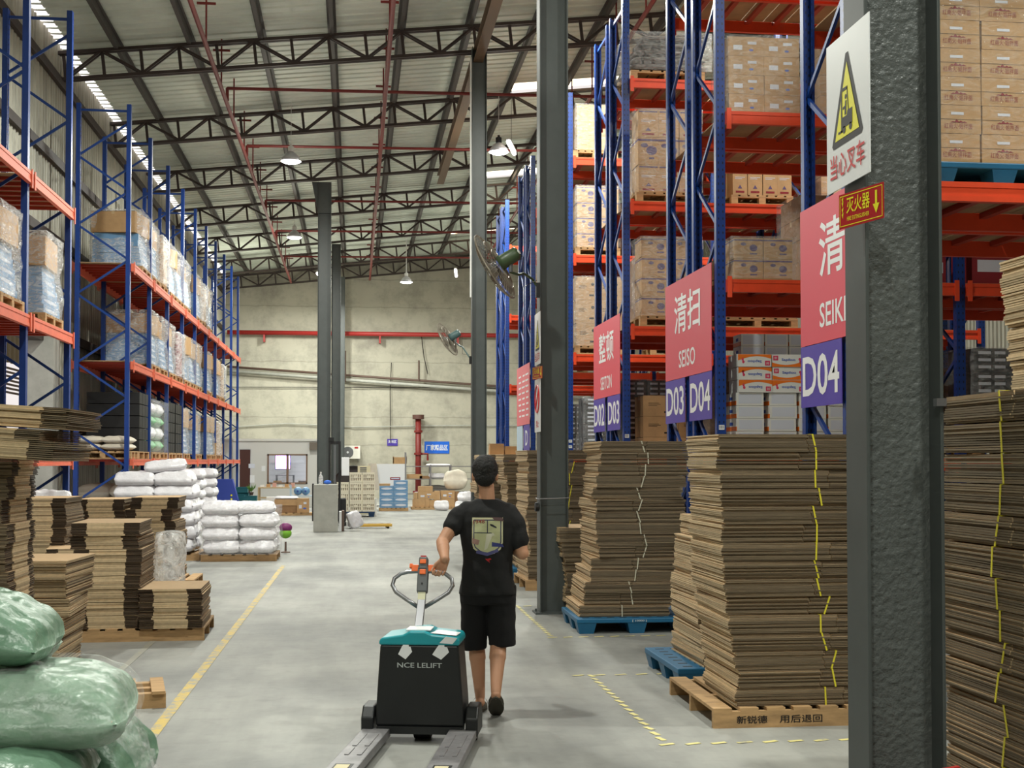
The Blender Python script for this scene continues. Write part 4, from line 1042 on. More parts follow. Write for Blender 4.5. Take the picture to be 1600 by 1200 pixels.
# ---------------------------------------------------------------- goods on the left rack
LOADN = {}
def tubs(y, z, kind, bay):
    LOADN[z] = LOADN.get(z, 0) + 1
    where = '%s load, %s level of left rack' % (nth(LOADN[z] - 1), {LEV[0]: 'lowest', LEV[1]: 'middle', LEV[2]: 'top'}[z])
    x = XL - .52; z += .013
    ww = .96 + random.uniform(-.04, .04)
    block_pallet((x, y, z), R(90), 1.1, 1.05, 'wooden pallet under the ' + where, 'rack pallets')
    zz = z + .141; nf = ('near', 'far')
    if kind == 'tub':
        lean = random.uniform(-.02, .02)
        for j in range(5):
            w2 = ww * (1 - .025 * j); me = carton_mesh(round(w2, 2), round(w2, 2), .125, 'bluebox')
            tag(inst('tray_pack', me, None, (x, y + lean * j, zz), (0, 0, R(90) + R(random.gauss(0, 1)))), 'blue tray pack, %s up, %s' % (nth(j), where), 'tray pack', 'blue tray packs'); zz += .131
        h = random.uniform(.38, .48)
        carton((x + .02, y - .02 + lean * 5, zz + .002), (.93, round(random.uniform(.8, .98), 2), round(h, 2)), 'plain', 'large brown carton on top of the ' + where, R(90 + random.gauss(0, 5)), 'cartons on blue trays')
        wrap((x, y, z + .13), ww + .03, ww + .03, 1.14, 'crinkled clear film round the ' + where, 'film_mid', pinch=random.choice((.03, .07)))
    elif kind in ('red', 'purple'):
        n, h, st, nm = (6, .163, 'maroon', 'red pack') if kind == 'red' else (5, .2, 'purple', 'light purple-printed pack')
        for j in range(n):
            for i in range(2):
                tag(inst('carton', carton_mesh(1.0, .5, h - .005, st), None, (x, y - .255 + .51 * i, zz + j * h)), '%s, %s up, %s side, %s' % (nm, nth(j), nf[i], where), 'pack', nm + 's')
        wrap((x, y, z + .13), 1.08, 1.08, 1.05, 'milky film round the ' + where, 'film_dense')
    elif kind == 'black':
        for j in range(5):
            for i in range(3):
                tag(inst('bottle_crate', CRATE, None, (x, y - .36 + .36 * i, zz + j * .235)), 'black bottle crate, %s up, %s of three, %s' % (nth(j), nth(i), where), 'crate', 'black bottle crates')
    elif kind == 'tall':
        for j in range(4):
            sack((x, y, zz + j * .26), R(90), (1.0, .95, .29), 'big printed bag, %s up, %s' % (nth(j), where), ('sack_gprint' if j in (0, 2) else 'sack_white'), group='printed bags')
        wrap((x, y, z + .13), 1.02, 1.04, 1.12, 'clear film round the ' + where, 'film')
M['sack_gprint'] = mat('sack_gprint', srgb(96, 168, 110), .5, var=.5, nscale=3)
cr = MB()
for s in (-1, 1): cr.box(-.5, .5, s * .165 - .012, s * .165 + .012, 0, .22); cr.box(s * .49 - .012, s * .49 + .012, -.165, .165, 0, .22)
cr.box(-.5, .5, -.17, .17, 0, .02)
for i in range(10):
    for s in (-1, 1): cr.lathe([(.04, .02), (.04, .17), (.018, .2), (.018, .228), (0, .228)], 8, 1, Matrix.Translation((-.44 + i * .098, s * .08, 0)))
CRATE = cr.mesh('bottle_crate', [M['black'], M['grey']])
# upper level of the far run
b = lambda k: FY0 + LB * k
bay = lambda y: int((y - LY[0]) // LB) + 1
for y, kind in ((b(0) + 1.9, 'tub'), (b(1) + .65, 'tub'), (b(1) + 1.8, 'purple'), (b(2) + .8, 'tub'), (b(2) + 2.0, 'tub'), (b(3) + .8, 'tub'), (b(4) + .7, 'tub'), (b(4) + 1.9, 'purple'), (b(5) + .8, 'tub')):
    tubs(y, LEV[2], kind, bay(y))
for y, kind in ((b(1) + .65, 'tub'), (b(1) + 1.85, 'tub'), (b(2) + .7, 'tub'), (b(2) + 1.9, 'red'), (b(3) + .8, 'tub'), (b(3) + 2.0, 'tub'), (b(4) + .8, 'tub'), (b(5) + .8, 'tub'), (b(6) + .8, 'tub'), (b(6) + 2.0, 'purple')):
    tubs(y, LEV[1], kind, bay(y))
for y, kind in ((LY[3] + 1.5, 'tub'), (LY[2] + 1.82, 'tub')): tubs(y, LEV[1], kind, bay(y))
for y, kind in ((b(1) + .75, 'tall'), (b(1) + 1.9, 'tall'), (b(2) + .7, 'black'), (b(2) + 1.9, 'black'), (b(3) + .8, 'tub'), (b(4) + .8, 'tub'), (b(5) + .7, 'tub'), (b(5) + 1.9, 'tub'), (b(6) + .8, 'purple')):
    tubs(y, LEV[0], kind, bay(y))
# first bay of the lowest level: crates at the back, beige sacks in front
block_pallet((XL - .5, b(0) + 1.75, LEV[0] + .013), 0, 1.0, 1.3, 'wooden pallet under the black crates in the first far bay', 'rack pallets')
for j in range(5):
    for i in range(3):
        tag(inst('bottle_crate', CRATE, None, (XL - .5, b(0) + 1.3 + .36 * i, LEV[0] + .155 + j * .235)), 'black bottle crate, %s up, %s along, behind the beige sacks' % (nth(j), nth(i)), 'crate', 'black bottle crates')
block_pallet((XL - .5, FY0 + .5, LEV[0] + .013), 0, 1.05, .8, 'pale wooden pallet under the beige sacks', 'rack pallets')
for j in range(2):
    for i in range(2): sack((XL - .28 - .5 * i, FY0 + .5, LEV[0] + .155 + j * .13), R(random.uniform(-5, 5)), (.54, .8, .16), 'beige sack, %s layer, %s one, at the near end of the far rack' % (('lower', 'upper')[j], ('aisle-side', 'wall-side')[i]), 'sack_beige', group='beige sacks')
for i in range(2):
    carton((XL - .2, b(6) + .1 + i * 1.9, LEV[0] + .015), (.4, .34, .5), 'plain', 'upright kraft carton near the far end of the lowest left rack level, %s one' % nth(i), R(random.uniform(-15, 15)), 'upright kraft cartons')
# ---------------------------------------------------------------- goods on the right racks
RK = ['nearest', 'second', 'third', 'fourth', 'fifth', 'sixth']
LV = {1.72: 'lowest', 3.62: 'middle', 5.42: 'upper', 7.2: 'top'}
COLN = ['left', 'second', 'third', 'fourth', 'fifth', 'sixth', 'seventh']
DTOP = .0135
def boxload(row, x0, z, ncol, nrow, size, style, word, gap=.008, rear=0, pal='wood', deep=1, film_='film', inset=.05, wrapit=True, z_off=0, flip=None, jit=.5, what='load'):
    """a pallet load of equal cartons; x0 = left edge, faces the camera"""
    y0 = ROWY[row] + rear * 1.2 + inset; sx, sy, sz = size; w = ncol * (sx + gap); d = deep * (sy + gap)
    where = '%s level, %s right rack%s' % (LV[z], RK[row], ' rear half' if rear else '')
    zz = z + DTOP
    if pal == 'wood':
        block_pallet((x0 + w / 2, y0 + max(d, .8) / 2, zz), 0, max(w, .8) + .04, max(d, .8), 'wooden pallet under the %s, %s' % (what, where), 'rack pallets'); zz += .142
    elif pal == 'blue':
        plastic_pallet((x0 + w / 2 - .0, y0 + d / 2, zz), 0, w + .06, d + .02, 'blue plastic pallet under the %s, %s' % (what, where)); zz += .152
    n = 0
    for k in range(deep):
        for r in range(nrow):
            for c in range(ncol):
                lab = '%s, %s row up, %s column%s, %s' % (word, nth(r), COLN[c], (', back' if k else '') if deep > 1 else '', where)
                carton((x0 + (c + .5) * (sx + gap) + random.gauss(0, .003), y0 + (k + .5) * (sy + gap), zz + r * (sz + .003)), size, style if not callable(style) else style(r, c), lab, R(random.gauss(0, jit)), word + 's', flip=flip(r, c) if flip else False)
                n += 1
    if wrapit: wrap((x0 + w / 2, y0 + d / 2, zz + .01), w + .02, d + .02, nrow * (sz + .003), 'crinkled clear film round the %s, %s' % (what, where), film_)
    return zz
# nearest row: red printed cartons on a blue pallet
boxload(0, 4.02, 3.62, 3, 7, (.335, .42, .198), 'redtext', 'red printed carton', pal='blue', deep=2, film_='film_light', what='red printed cartons')
boxload(0, 5.55, 3.62, 2, 5, (.38, .42, .24), 'redtext', 'red printed box', deep=1, what='second load')
boxload(0, 4.3, 5.42, 3, 3, (.36, .5, .28), 'plain', 'plain carton', deep=1, what='plain cartons')
boxload(0, 4.1, 5.42, 3, 3, (.36, .5, .28), 'plain', 'plain carton', deep=1, rear=1, what='plain cartons')
boxload(0, 4.2, 7.2, 2, 2, (.5, .7, .3), 'text', 'blue-marked carton', rear=1, what='blue-marked cartons')
# second row
boxload(1, 4.02, 3.62, 2, 2, (.318, .42, .222), 'purple', 'purple-printed carton', pal=None, inset=.03, film_='film', what='purple-printed cartons')
boxload(1, 4.95, 3.62, 3, 2, (.36, .4, .26), 'plain', 'plain carton', pal=None, what='plain cartons')
boxload(1, 6.72, 3.62, 1, 1, (.62, .5, .38), 'maroon', 'maroon carton', pal=None, wrapit=False)
carton((6.28, 13.55, 3.62 + DTOP), (.34, .4, .34), 'maroon', 'maroon carton with a pale panel beside the post, middle level, second right rack')
boxload(1, 7.45, 3.62, 2, 2, (.40, .5, .30), 'plain', 'kraft box', pal=None, what='kraft boxes')
boxload(1, 3.97, 5.42, 2, 4, (.395, .45, .205), 'text', 'blue-marked carton', pal=None, what='blue-marked cartons')
boxload(1, 5.0, 5.42, 3, 4, (.40, .45, .22), 'plain', 'plain carton', pal=None, what='plain cartons')
boxload(1, 4.1, 7.2, 2, 3, (.5, .7, .3), 'plain', 'plain carton', what='plain cartons')
# noodle cartons, whites below, orange above
zz = 1.72 + DTOP
RN = '%s right rack' % RK[1]
for c in range(7):
    for r in range(5):
        x = 4.06 + c * .33 + (.035 if c else 0) + random.gauss(0, .004)
        carton((x + .15, 13.23 + .28 + random.gauss(0, .004), zz + r * .138), (.300, .40, .135), 'white', 'white carton with blue print, %s row up, %s column, lowest level, second right rack' % (nth(r), COLN[c]), R(random.gauss(0, .6)), 'white cartons')
for c in range(6):
    for r in range(3):
        x = 4.075 + c * .376 + random.gauss(0, .004)
        carton((x + .185, 13.23 + .25 + random.gauss(0, .006), zz + (5 + r) * .138), (.368, .36, .135), 'orange', 'orange-banded white carton, %s row, %s column, over the white cartons, second right rack' % (('lower', 'middle', 'upper')[r], COLN[c]), R(random.gauss(0, .6)), 'orange-banded cartons',
               flip=(c == 0 or (c == 1 and r == 0) or (c == 2 and r == 1)))
for c in range(4):
    for r in range(2 if c < 3 else 1):
        carton((4.28 + c * .278 + .135, 13.23 + .78, zz + (8 + r) * .138), (.265, .30, .135), 'white', 'white carton showing above the orange ones, %s row, %s column, second right rack' % (('lower', 'upper')[r], COLN[c]), R(random.gauss(0, .4)), 'white cartons')
boxload(1, 6.72, 1.72, 3, 4, (.42, .6, .26), 'black', 'dark wrapped carton', film_='film', what='dark wrapped cartons')
boxload(1, 4.1, 1.72, 2, 3, (.42, .7, .30), 'dark', 'brown carton', rear=1, what='brown cartons')
boxload(1, 5.2, 3.62, 3, 4, (.38, .7, .26), 'dark', 'brown carton', rear=1, what='brown cartons')
boxload(1, 6.8, 5.42, 3, 3, (.40, .7, .3), 'plain', 'plain carton', rear=1, what='plain cartons')
boxload(1, 6.8, 1.72, 3, 3, (.40, .7, .3), 'dark', 'brown box', rear=1, what='brown boxes')
# third row
for r in range(5):
    sack((4.52, 18.5, 7.2 + .155 + r * .105), R(random.uniform(-3, 3)), (1.22 - .10 * r, .9, .14), 'dark grey sack under film, %s layer, top level, third right rack' % nth(r), 'sack_dark', group='dark grey sacks')
block_pallet((4.5, 18.5, 7.2135), 0, 1.1, .9, 'wooden pallet under the dark grey sacks, top level, third right rack', 'rack pallets')
wrap((4.52, 18.5, 7.35), 1.2, .95, .56, 'shiny clear film over the dark grey sacks, top level, third right rack', 'film')
boxload(2, 4.05, 5.42, 3, 3, (.30, .42, .40), lambda r, c: ('tall', 'purple', 'tall')[r], 'wrapped tall carton', what='wrapped tall cartons')
boxload(2, 5.46, 5.42, 4, 1, (.216, .35, .42), 'tall', 'pale tall carton', wrapit=False, what='pale tall cartons')
boxload(2, 4.10, 3.62, 2, 4, (.42, .45, .285), 'purple', 'purple-printed carton', what='purple-printed cartons')
boxload(2, 5.25, 3.62, 3, 3, (.38, .45, .29), 'plain', 'plain carton', what='plain cartons')
boxload(2, 4.15, 1.72, 2, 3, (.52, .55, .30), 'round', 'brown carton with a round mark', pal=None, inset=.2, wrapit=False)
boxload(2, 5.35, 1.72, 3, 4, (.36, .6, .24), 'black', 'black carton', what='black cartons')
boxload(2, 6.8, 3.62, 3, 3, (.38, .6, .3), 'plain', 'kraft box', what='kraft boxes')
boxload(2, 6.8, 5.42, 3, 3, (.38, .6, .3), 'plain', 'kraft box', what='kraft boxes')
boxload(2, 4.1, 1.72, 3, 4, (.34, .7, .26), 'black', 'black carton', rear=1, what='black cartons')
boxload(2, 4.3, 5.42, 2, 3, (.5, .7, .35), 'dark', 'brown carton', rear=1, what='brown cartons')
boxload(2, 4.3, 3.62, 2, 3, (.5, .7, .35), 'dark', 'brown carton', rear=1, what='brown cartons')

# fourth row
boxload(3, 4.0, 7.2, 2, 3, (.34, .6, .28), 'plain', 'wrapped plain carton', what='wrapped plain cartons')
boxload(3, 4.0, 5.42, 2, 4, (.38, .6, .28), 'purple', 'purple-printed carton', what='purple-printed cartons')
boxload(3, 3.98, 3.62, 2, 3, (.42, .6, .42), 'round', 'brown carton', what='brown cartons')
boxload(3, 4.15, 1.72, 3, 4, (.36, .7, .24), 'black', 'black carton', what='black cartons')
boxload(3, 5.4, 5.42, 2, 3, (.45, .6, .35), 'plain', 'kraft box', what='kraft boxes')
boxload(3, 5.4, 3.62, 2, 3, (.45, .6, .35), 'dark', 'brown box', what='brown boxes')
boxload(3, 5.5, 1.72, 2, 4, (.4, .6, .26), 'black', 'black box', what='black boxes')
boxload(3, 4.1, 5.42, 2, 3, (.5, .7, .35), 'dark', 'brown carton', rear=1, what='brown cartons')
boxload(3, 4.1, 3.62, 2, 3, (.5, .7, .35), 'dark', 'brown carton', rear=1, what='brown cartons')
boxload(4, 4.05, 5.42, 2, 3, (.5, .7, .35), 'plain', 'kraft box', what='kraft boxes')
boxload(4, 4.05, 3.62, 2, 3, (.5, .7, .35), 'plain', 'kraft box', what='kraft boxes')
boxload(4, 4.05, 1.72, 2, 3, (.5, .7, .35), 'black', 'black box', what='black boxes')

# ---------------------------------------------------------------- signs at the row ends (in the plane facing the aisle)
def endsign(row, cn, rom, left, right, label, xoff=-.012):
    """plane X = XR - , seen from the aisle: reads from far (left) to near (right)"""
    yn = ROWY[row] + .10; yf = ROWY[row] + 2.14; x = XR - .062 + xoff
    yc = (yn + yf) / 2; W2 = yf - yn
    o = thing('row_sign', label, 'sign', (x, yc, 0), 0, 'row end signs')
    o_ = MB().box(-.006, 0, -W2 / 2, W2 / 2, 2.66, 3.82).build('red_panel', M['sign_red'], o)
    t = MB(); t.text(cn, (-.008, .0, 3.42), (0, -1, 0), (0, 0, 1), .46, 0, 1.15, .012); t.text(rom, (-.008, 0, 2.88), (0, -1, 0), (0, 0, 1), .2, 0, .135 * len(rom) + .05, .012)
    t.build('lettering', M['sign_white'], o_)
    for txt, ya, yb in ((left, .10, W2 / 2), (right, -W2 / 2, -.10)):
        p = MB().box(-.006, 0, ya, yb, 2.14, 2.655).build('bay_plate', M['sign_purple'], o)
        q = MB(); q.text(txt, (-.008, (ya + yb) / 2, 2.40), (0, -1, 0), (0, 0, 1), .34, 0, (yb - ya) * .9, .015); q.build('lettering', M['sign_white'], p)
    return o
endsign(0, '清洁', 'SEIKETSU', 'D04', 'D05', 'rose and purple row sign partly hidden by the nearest column, plate D04')
endsign(1, '清扫', 'SEISO', 'D03', 'D04', 'rose row sign reading SEISO with purple plates D03 and D04')
endsign(2, '整顿', 'SEITON', 'D02', 'D03', 'rose row sign reading SEITON with purple plates D02 and D03')
o = thing('row_sign', 'pale rose notice with small lines of text, left of the second column', 'sign', (XR - .07, ROWY[3] + 1.15 + 4.85, 0), 0, 'row end signs')
p = MB().box(-.006, 0, -1.1, 1.1, 2.5, 3.85).build('red_panel', mat('notice_pink', srgb(222, 110, 118), .5), o)
t = MB()
for i in range(8):
    for j in range(3): t.box(-.008, -.006, -.9 + j * .62, -.9 + j * .62 + random.uniform(.3, .5), 3.6 - i * .13, 3.64 - i * .13)
t.build('text_lines', M['sign_white'], p)
for txt, ya, yb, mm in (('', .1, 1.1, 'tray_pale'), ('D', -1.1, -.1, 'sign_purple')):
    p = MB().box(-.006, 0, ya, yb, 1.9, 2.49).build('bay_plate', M[mm], o)
    if txt: q = MB(); q.text(txt, (-.008, (ya + yb) / 2, 2.2), (0, -1, 0), (0, 0, 1), .34, 0, .4, .015); q.build('lettering', M['sign_white'], p)
# barcode stickers on the end posts
for i in (1, 2, 3):
    for k in range(2):
        m = MB().box(-.03, .03, -.003, 0, 0, .05)
        for j in range(5): m.box(-.024 + j * .01, -.020 + j * .01, -.004, -.003, .012, .045, 1)
        tag(m.build('barcode_label', [M['sign_white'], M['ink']], None, (XR, ROWY[i] - .002, 2.02 - k * .1)), '%s white barcode label on the end post of the %s right rack' % (('upper', 'lower')[k], RK[i]), 'label', 'barcode labels')

# column signs
def warnsign(x, y0, y1, z0, z1, label):
    """white forklift warning board in a plane facing the aisle"""
    cy, cz = (y0 + y1) / 2, (z0 + z1) / 2; w, h = abs(y1 - y0), z1 - z0
    o = thing('warning_sign', label, 'sign', (x, cy, cz), 0, 'forklift warning signs')
    MB().box(0, .004, -w / 2, w / 2, -h / 2, h / 2).build('board', M['sign_white'], o)
    def P(u, v, e=.001): return (-e, -u * w, v * h)      # u right (toward camera), v up; unit = board
    def poly(name, pts, m, e): b = MB(); b.add([P(u, v, e) for u, v in pts], [tuple(range(len(pts)))]); return b.build(name, M[m], o)
    poly('triangle_border', [(-.36, -.20), (-.33, -.225), (.33, -.225), (.36, -.20), (.03, .36), (-.03, .36)], 'black', .001)
    poly('triangle_face', [(-.28, -.18), (.28, -.18), (0, .30)], 'sign_yellow', .002)
    b = MB()   # forklift with driver
    for pts in ([(-.13, -.06), (-.13, .14), (-.105, .14), (-.105, -.06)], [(-.105, .14), (.02, .14), (.02, .12), (-.105, .12)], [(.0, .13), (.02, .13), (.05, -.02), (.03, -.02)],
                [(-.10, -.12), (.13, -.12), (.13, -.02), (.02, -.02), (.0, -.05), (-.10, -.05)], [(-.20, -.13), (-.20, -.145), (-.10, -.145), (-.10, -.13)], [(-.13, -.145), (-.13, -.06), (-.10, -.06), (-.10, -.145)],
                [(-.05, -.04), (-.01, -.04), (.0, .05), (-.03, .05)], [(-.04, .0), (-.09, .0), (-.09, .015), (-.04, .02)]):
        b.add([P(u, v, .003) for u, v in pts], [tuple(range(len(pts)))])
    for cu, cv, r in ((-.06, -.135, .035), (.09, -.135, .035), (-.018, .075, .022)):
        b.add([P(cu + r * math.cos(a * math.pi / 6), cv + r * w / h * math.sin(a * math.pi / 6), .003) for a in range(12)], [tuple(range(12))])
    b.build('forklift_pictogram', M['black'], o)
    t = MB(); t.text('当心叉车', P(0, -.345, .003), (0, -1, 0), (0, 0, 1), .1, 0, w * .80, .012); t.build('lettering', M['sign_letter_red'], o)
    return o
warnsign(1.925, 4.60, 5.04, 2.78, 3.39, 'white yellow-triangle forklift warning sign on the nearest column')
warnsign(2.02, 13.9, 14.34, 2.76, 3.34, 'white forklift warning sign seen edge-on, on the second column')
def extsign(x, y, z, rz, label):
    o = thing('extinguisher_sign', label, 'sign', (x, y, z), rz, 'extinguisher signs'); o.scale = (.75, 1, 1)
    w, h = .36, .135
    MB().box(-w / 2, w / 2, 0, .003, -h / 2, h / 2).build('panel', M['sign_dkred'], o)
    b = MB(); e = -.001
    for xa, xb, za, zb in ((-w / 2 + .008, w / 2 - .008, h / 2 - .011, h / 2 - .008), (-w / 2 + .008, w / 2 - .008, -h / 2 + .008, -h / 2 + .011), (-w / 2 + .008, -w / 2 + .011, -h / 2 + .008, h / 2 - .008), (w / 2 - .011, w / 2 - .008, -h / 2 + .008, h / 2 - .008)):
        b.box(xa, xb, e, 0, za, zb)
    b.build('border', M['sign_yellow'], o)
    t = MB(); t.text('灭火器', (-.02, -.0015, .018), (1, 0, 0), (0, 0, 1), .062, 0, .19, .012); t.text('FIRE EXTINGUISHER', (-.02, -.0015, -.034), (1, 0, 0), (0, 0, 1), .016, 0, .18, .008)
    t.add([(.125 + a, -.0015, c) for a, c in ((-.008, .045), (.008, .045), (.008, -.005), (.026, -.005), (0, -.042), (-.026, -.005), (-.008, -.005))], [(0, 1, 2, 6), (3, 4, 5), ])
    for a, c in ((.04, 0), (.025, 1), (.0, 0), (-.02, 1)): t.add([(-.155, -.0015, a + .008), (-.14, -.0015, a + .016), (-.145, -.0015, a - .01)], [(0, 1, 2)])
    t.build('lettering', M['sign_yellow'], o); return o
extsign(1.912, 4.66, 2.66, R(-75), 'small red and yellow extinguisher sign below the warning board on the nearest column')
extsign(1.995, 13.96, 2.66, R(-75), 'small red and yellow extinguisher sign on the second column')
o = thing('prohibition_sign', 'white sign with a red ring seen edge-on, lowest on the second column', 'sign', (2.02, 14.12, 2.32))
MB().box(0, .004, -.22, .22, -.31, .28).build('board', M['sign_white'], o)
MB().tube([(-.002, .15 * math.cos(a * math.pi / 12), .06 + .15 * math.sin(a * math.pi / 12)) for a in range(24)], .012, 5, closed=True).tube([(-.002, -.1, .16), (-.002, .1, -.04)], .01, 5).build('ring', M['sign_letter_red'], o)
t = MB(); t.text('禁止', (-.002, 0, -.22), (0, -1, 0), (0, 0, 1), .08, 0, .2, .01); t.build('lettering', M['sign_letter_red'], o)
# fire extinguisher at the foot of the nearest column
ex, ey = at(1447, 4.62)
o = thing('fire_extinguisher', 'red fire extinguisher at the foot of the nearest column, only its top in view', 'extinguisher', (ex, ey - .05, 0))
MB().lathe([(.0, 0), (.085, 0), (.09, .02), (.09, .42), (.07, .48), (.03, .51), (.025, .54)], 20).build('cylinder', M['pipe_bright'], o, smooth=True)
MB().box(-.025, .025, -.02, .02, .54, .58).beam((-.03, 0, .585), (.09, 0, .60), .02, .01).beam((-.0, 0, .56), (.08, 0, .555), .02, .01).build('lever', M['pipe_bright'], o)
MB().tube([(-.02, 0, .56), (-.08, 0, .58), (-.12, .0, .50), (-.11, 0, .3)], .012, 8).build('hose', M['rubber'], o, smooth=True)
# ---------------------------------------------------------------- wall fans
def wall_fan(c, n, rad, hook, label, body):
    n = Vector(n).normalized(); q = n.to_track_quat('Z', 'X')
    o = thing('wall_fan', label, 'fan', hook, 0, 'wall fans'); H = Vector(hook)
    rot = q.to_euler(); loc = Vector(c) - H
    g = MB()
    for s, dep in ((1, .075), (-1, -.07)):
        for k in range(44):
            a = 2 * math.pi * k / 44; pts = []
            for t in (0.14, .4, .7, .9, 1.0): pts.append((rad * t * math.cos(a), rad * t * math.sin(a), dep * (1 - t ** 4)))
            g.tube(pts, .0026, 4, cap=False)
        for t in (.14, .45, .75): g.tube([(rad * t * math.cos(a * math.pi / 16), rad * t * math.sin(a * math.pi / 16), dep * (1 - t ** 4)) for a in range(32)], .003, 4, closed=True)
    g.tube([(rad * math.cos(a * math.pi / 16), rad * math.sin(a * math.pi / 16), 0) for a in range(32)], .009, 6, closed=True)
    g.build('guard', M['fan_wire'], o, loc, rot)
    b = MB(); b.lathe([(0, .04), (.05, .035), (.055, -.02), (0, -.02)], 16)
    b.build('hub', M['grey'], o, loc, rot, smooth=True)
    for k in range(3):
        bl = MB(); vs = []
        for i in range(7):
            r = .05 + (rad - .09) * i / 6
            for j in range(6):
                a = -.55 + 1.1 * j / 5 * (.5 + .5 * math.sin(math.pi * (i + 1) / 8)); vs.append((r * math.cos(a), r * math.sin(a), .03 * math.sin(a * 1.5)))
        bl.add(vs, [(i * 6 + j, i * 6 + j + 1, i * 6 + j + 7, i * 6 + j + 6) for i in range(6) for j in range(5)], 0, Matrix.Rotation(2 * math.pi * k / 3 + .4, 4, 'Z'))
        bl.build('blade', M['fan_blade'], o, loc, rot, smooth=True)
    m = MB().lathe([(0, -.30), (.05, -.30), (.075, -.28), (.078, -.12), (.085, -.07), (.0, -.07)], 24)
    m.build('motor', M[body], o, loc, rot, smooth=True)
    MB().lathe([(0, -.312), (.028, -.312), (.028, -.298), (0, -.298)], 16).build('motor_cap', M['white'], o, loc, rot)
    back = loc - n * .2 + Vector((0, 0, -.06))
    MB().tube([loc - n * .2, back + Vector((0, 0, -.10))], .022, 8).build('tilt_joint', M['grey'], o)
    st = back + Vector((0, 0, -.10)); mid = st.lerp(Vector((0, 0, 0)), .45)
    MB().tube([st, st.lerp(mid, .6) + Vector((0, 0, .01)), mid + Vector((0, 0, .05)), Vector((-.07, -.01, .06)), Vector((-.015, 0, -.02)), (0, 0, -.08)], .014, 8).build('arm', M[body], o, smooth=True)
    MB().box(-.03, .012, -.04, .04, -.14, .02).build('bracket', M['black'], o)
    MB().tube([loc - n * .29, loc - n * .36 + Vector((0, 0, -.08)), mid + Vector((0, 0, -.1)), (-.02, 0, .05)], .004, 5).build('cord', M['black'], o)
    return o
M['fan_wire'] = mat('fan_wire', srgb(150, 142, 128), .4, .4); M['fan_blade'] = mat('fan_blade', srgb(120, 112, 100), .5)
M['fan_green'] = mat('fan_green', srgb(66, 84, 56), .4); M['fan_teal'] = mat('fan_teal', srgb(78, 104, 104), .4)
x, y = at(773, 13.55)
wall_fan((x, y, zat(416, 13.55)), (-.80, .34, -.48), .385, (COLB[0] - .172, 14.02, zat(441, 14.0)), 'large wall fan with a dark green motor on the second column', 'fan_green')
x, y = at(699, 26.3)
wall_fan((x, y, zat(530, 26.3)), (-.80, .36, -.46), .37, (COLC[0] - .165, COLC[1], zat(558, 26.0)), 'smaller-looking wall fan with a grey-green motor on the slim column', 'fan_teal')

# ---------------------------------------------------------------- powered pallet truck
TK = Vector((.37, 7.62, 0)); TKR = R(-11.5)
t = thing('pallet_truck', 'black and teal electric pallet truck being pulled by the man in the aisle', 'pallet truck', TK, TKR)
M['truck_black'] = mat('truck_black', srgb(24, 26, 28), .42, var=.2, nscale=5, bump=.1, bscale=14)
M['truck_teal'] = mat('truck_teal', srgb(30, 150, 162), .3)
M['fork_grey'] = mat('fork_grey', srgb(128, 126, 128), .45, .35, var=.3, nscale=7)
M['paddle'] = mat('paddle_orange', srgb(244, 110, 40), .4)
hb = MB()
prof = [(-.268, .10), (.268, .10), (.260, .25), (.234, .585), (-.240, .585), (-.262, .25)]
hb.prism(prof, -.40, -.10, 0, Matrix.Rotation(R(90), 4, 'X'))
body = hb.build('body_cover', M['truck_black'], t, bevel=.012)
tx = MB(); tx.text('NCE LELIFT', (0, .096, .465), (1, 0, 0), (0, 0, 1), .03, 0, .27, .012); tx.build('lettering', mat('worn_letter', srgb(176, 182, 182), .6), body)
for px, s in ((-.085, 1), (.13, 1.2)):
    k = MB()
    k.add([(px - .045 * s, .095, .53), (px, .095, .50), (px + .04 * s, .095, .545), (px + .03 * s, .095, .575), (px - .02, .095, .58)], [(0, 1, 2, 3, 4)])
    k.add([(px - .02, .0945, .575), (px - .01, .0945, .60), (px + .02, .0945, .60), (px + .02, .0945, .57)], [(0, 1, 2, 3)])
    k.build('torn_sticker', M['sign_white'], body)
tc_ = MB().prism([(-.246, .585), (.240, .585), (.240, .615), (.226, .635), (.07, .650), (.03, .668), (-.06, .668), (-.10, .648), (-.230, .628), (-.246, .61)], -.42, -.09, 0, Matrix.Rotation(R(90), 4, 'X'))
top = tc_.build('top_cover', M['truck_teal'], t, bevel=.01)
MB().box(-.09, .06, .13, .30, .667, .673).build('white_label', M['sign_white'], top)
k = MB(); k.add([(.06, .12, .655), (.22, .11, .643), (.23, .26, .643), (.09, .28, .655)], [(0, 1, 2, 3)]); k.add([(.12, .088, .60), (.2, .088, .595), (.228, .088, .63), (.16, .088, .64)], [(0, 1, 2, 3)]); k.build('torn_label', M['sign_white'], top)
for s in (-1, 1):
    w = MB().prism([(.08, .045), (.36, .045), (.36, .15), (.31, .215), (.14, .215), (.08, .15)], 0, .075, 0, Matrix.Translation((s * .315 - .0375, 0, 0)) @ Matrix(((0, 0, 1, 0), (1, 0, 0, 0), (0, 1, 0, 0), (0, 0, 0, 1))))
    w.build('wheel_cover', M['truck_black'], t, bevel=.01)
    MB().tube([(s * .315 - .02, .22, .04), (s * .315 + .02, .22, .04)], .04, 16).build('caster_wheel', M['rubber'], t)
MB().tube([(-.05, .25, .09), (.05, .25, .09)], .09, 24).build('drive_wheel', M['rubber'], t)
MB().box(-.26, .26, .09, .2, .055, .10).build('chassis', M['truck_black'], t)
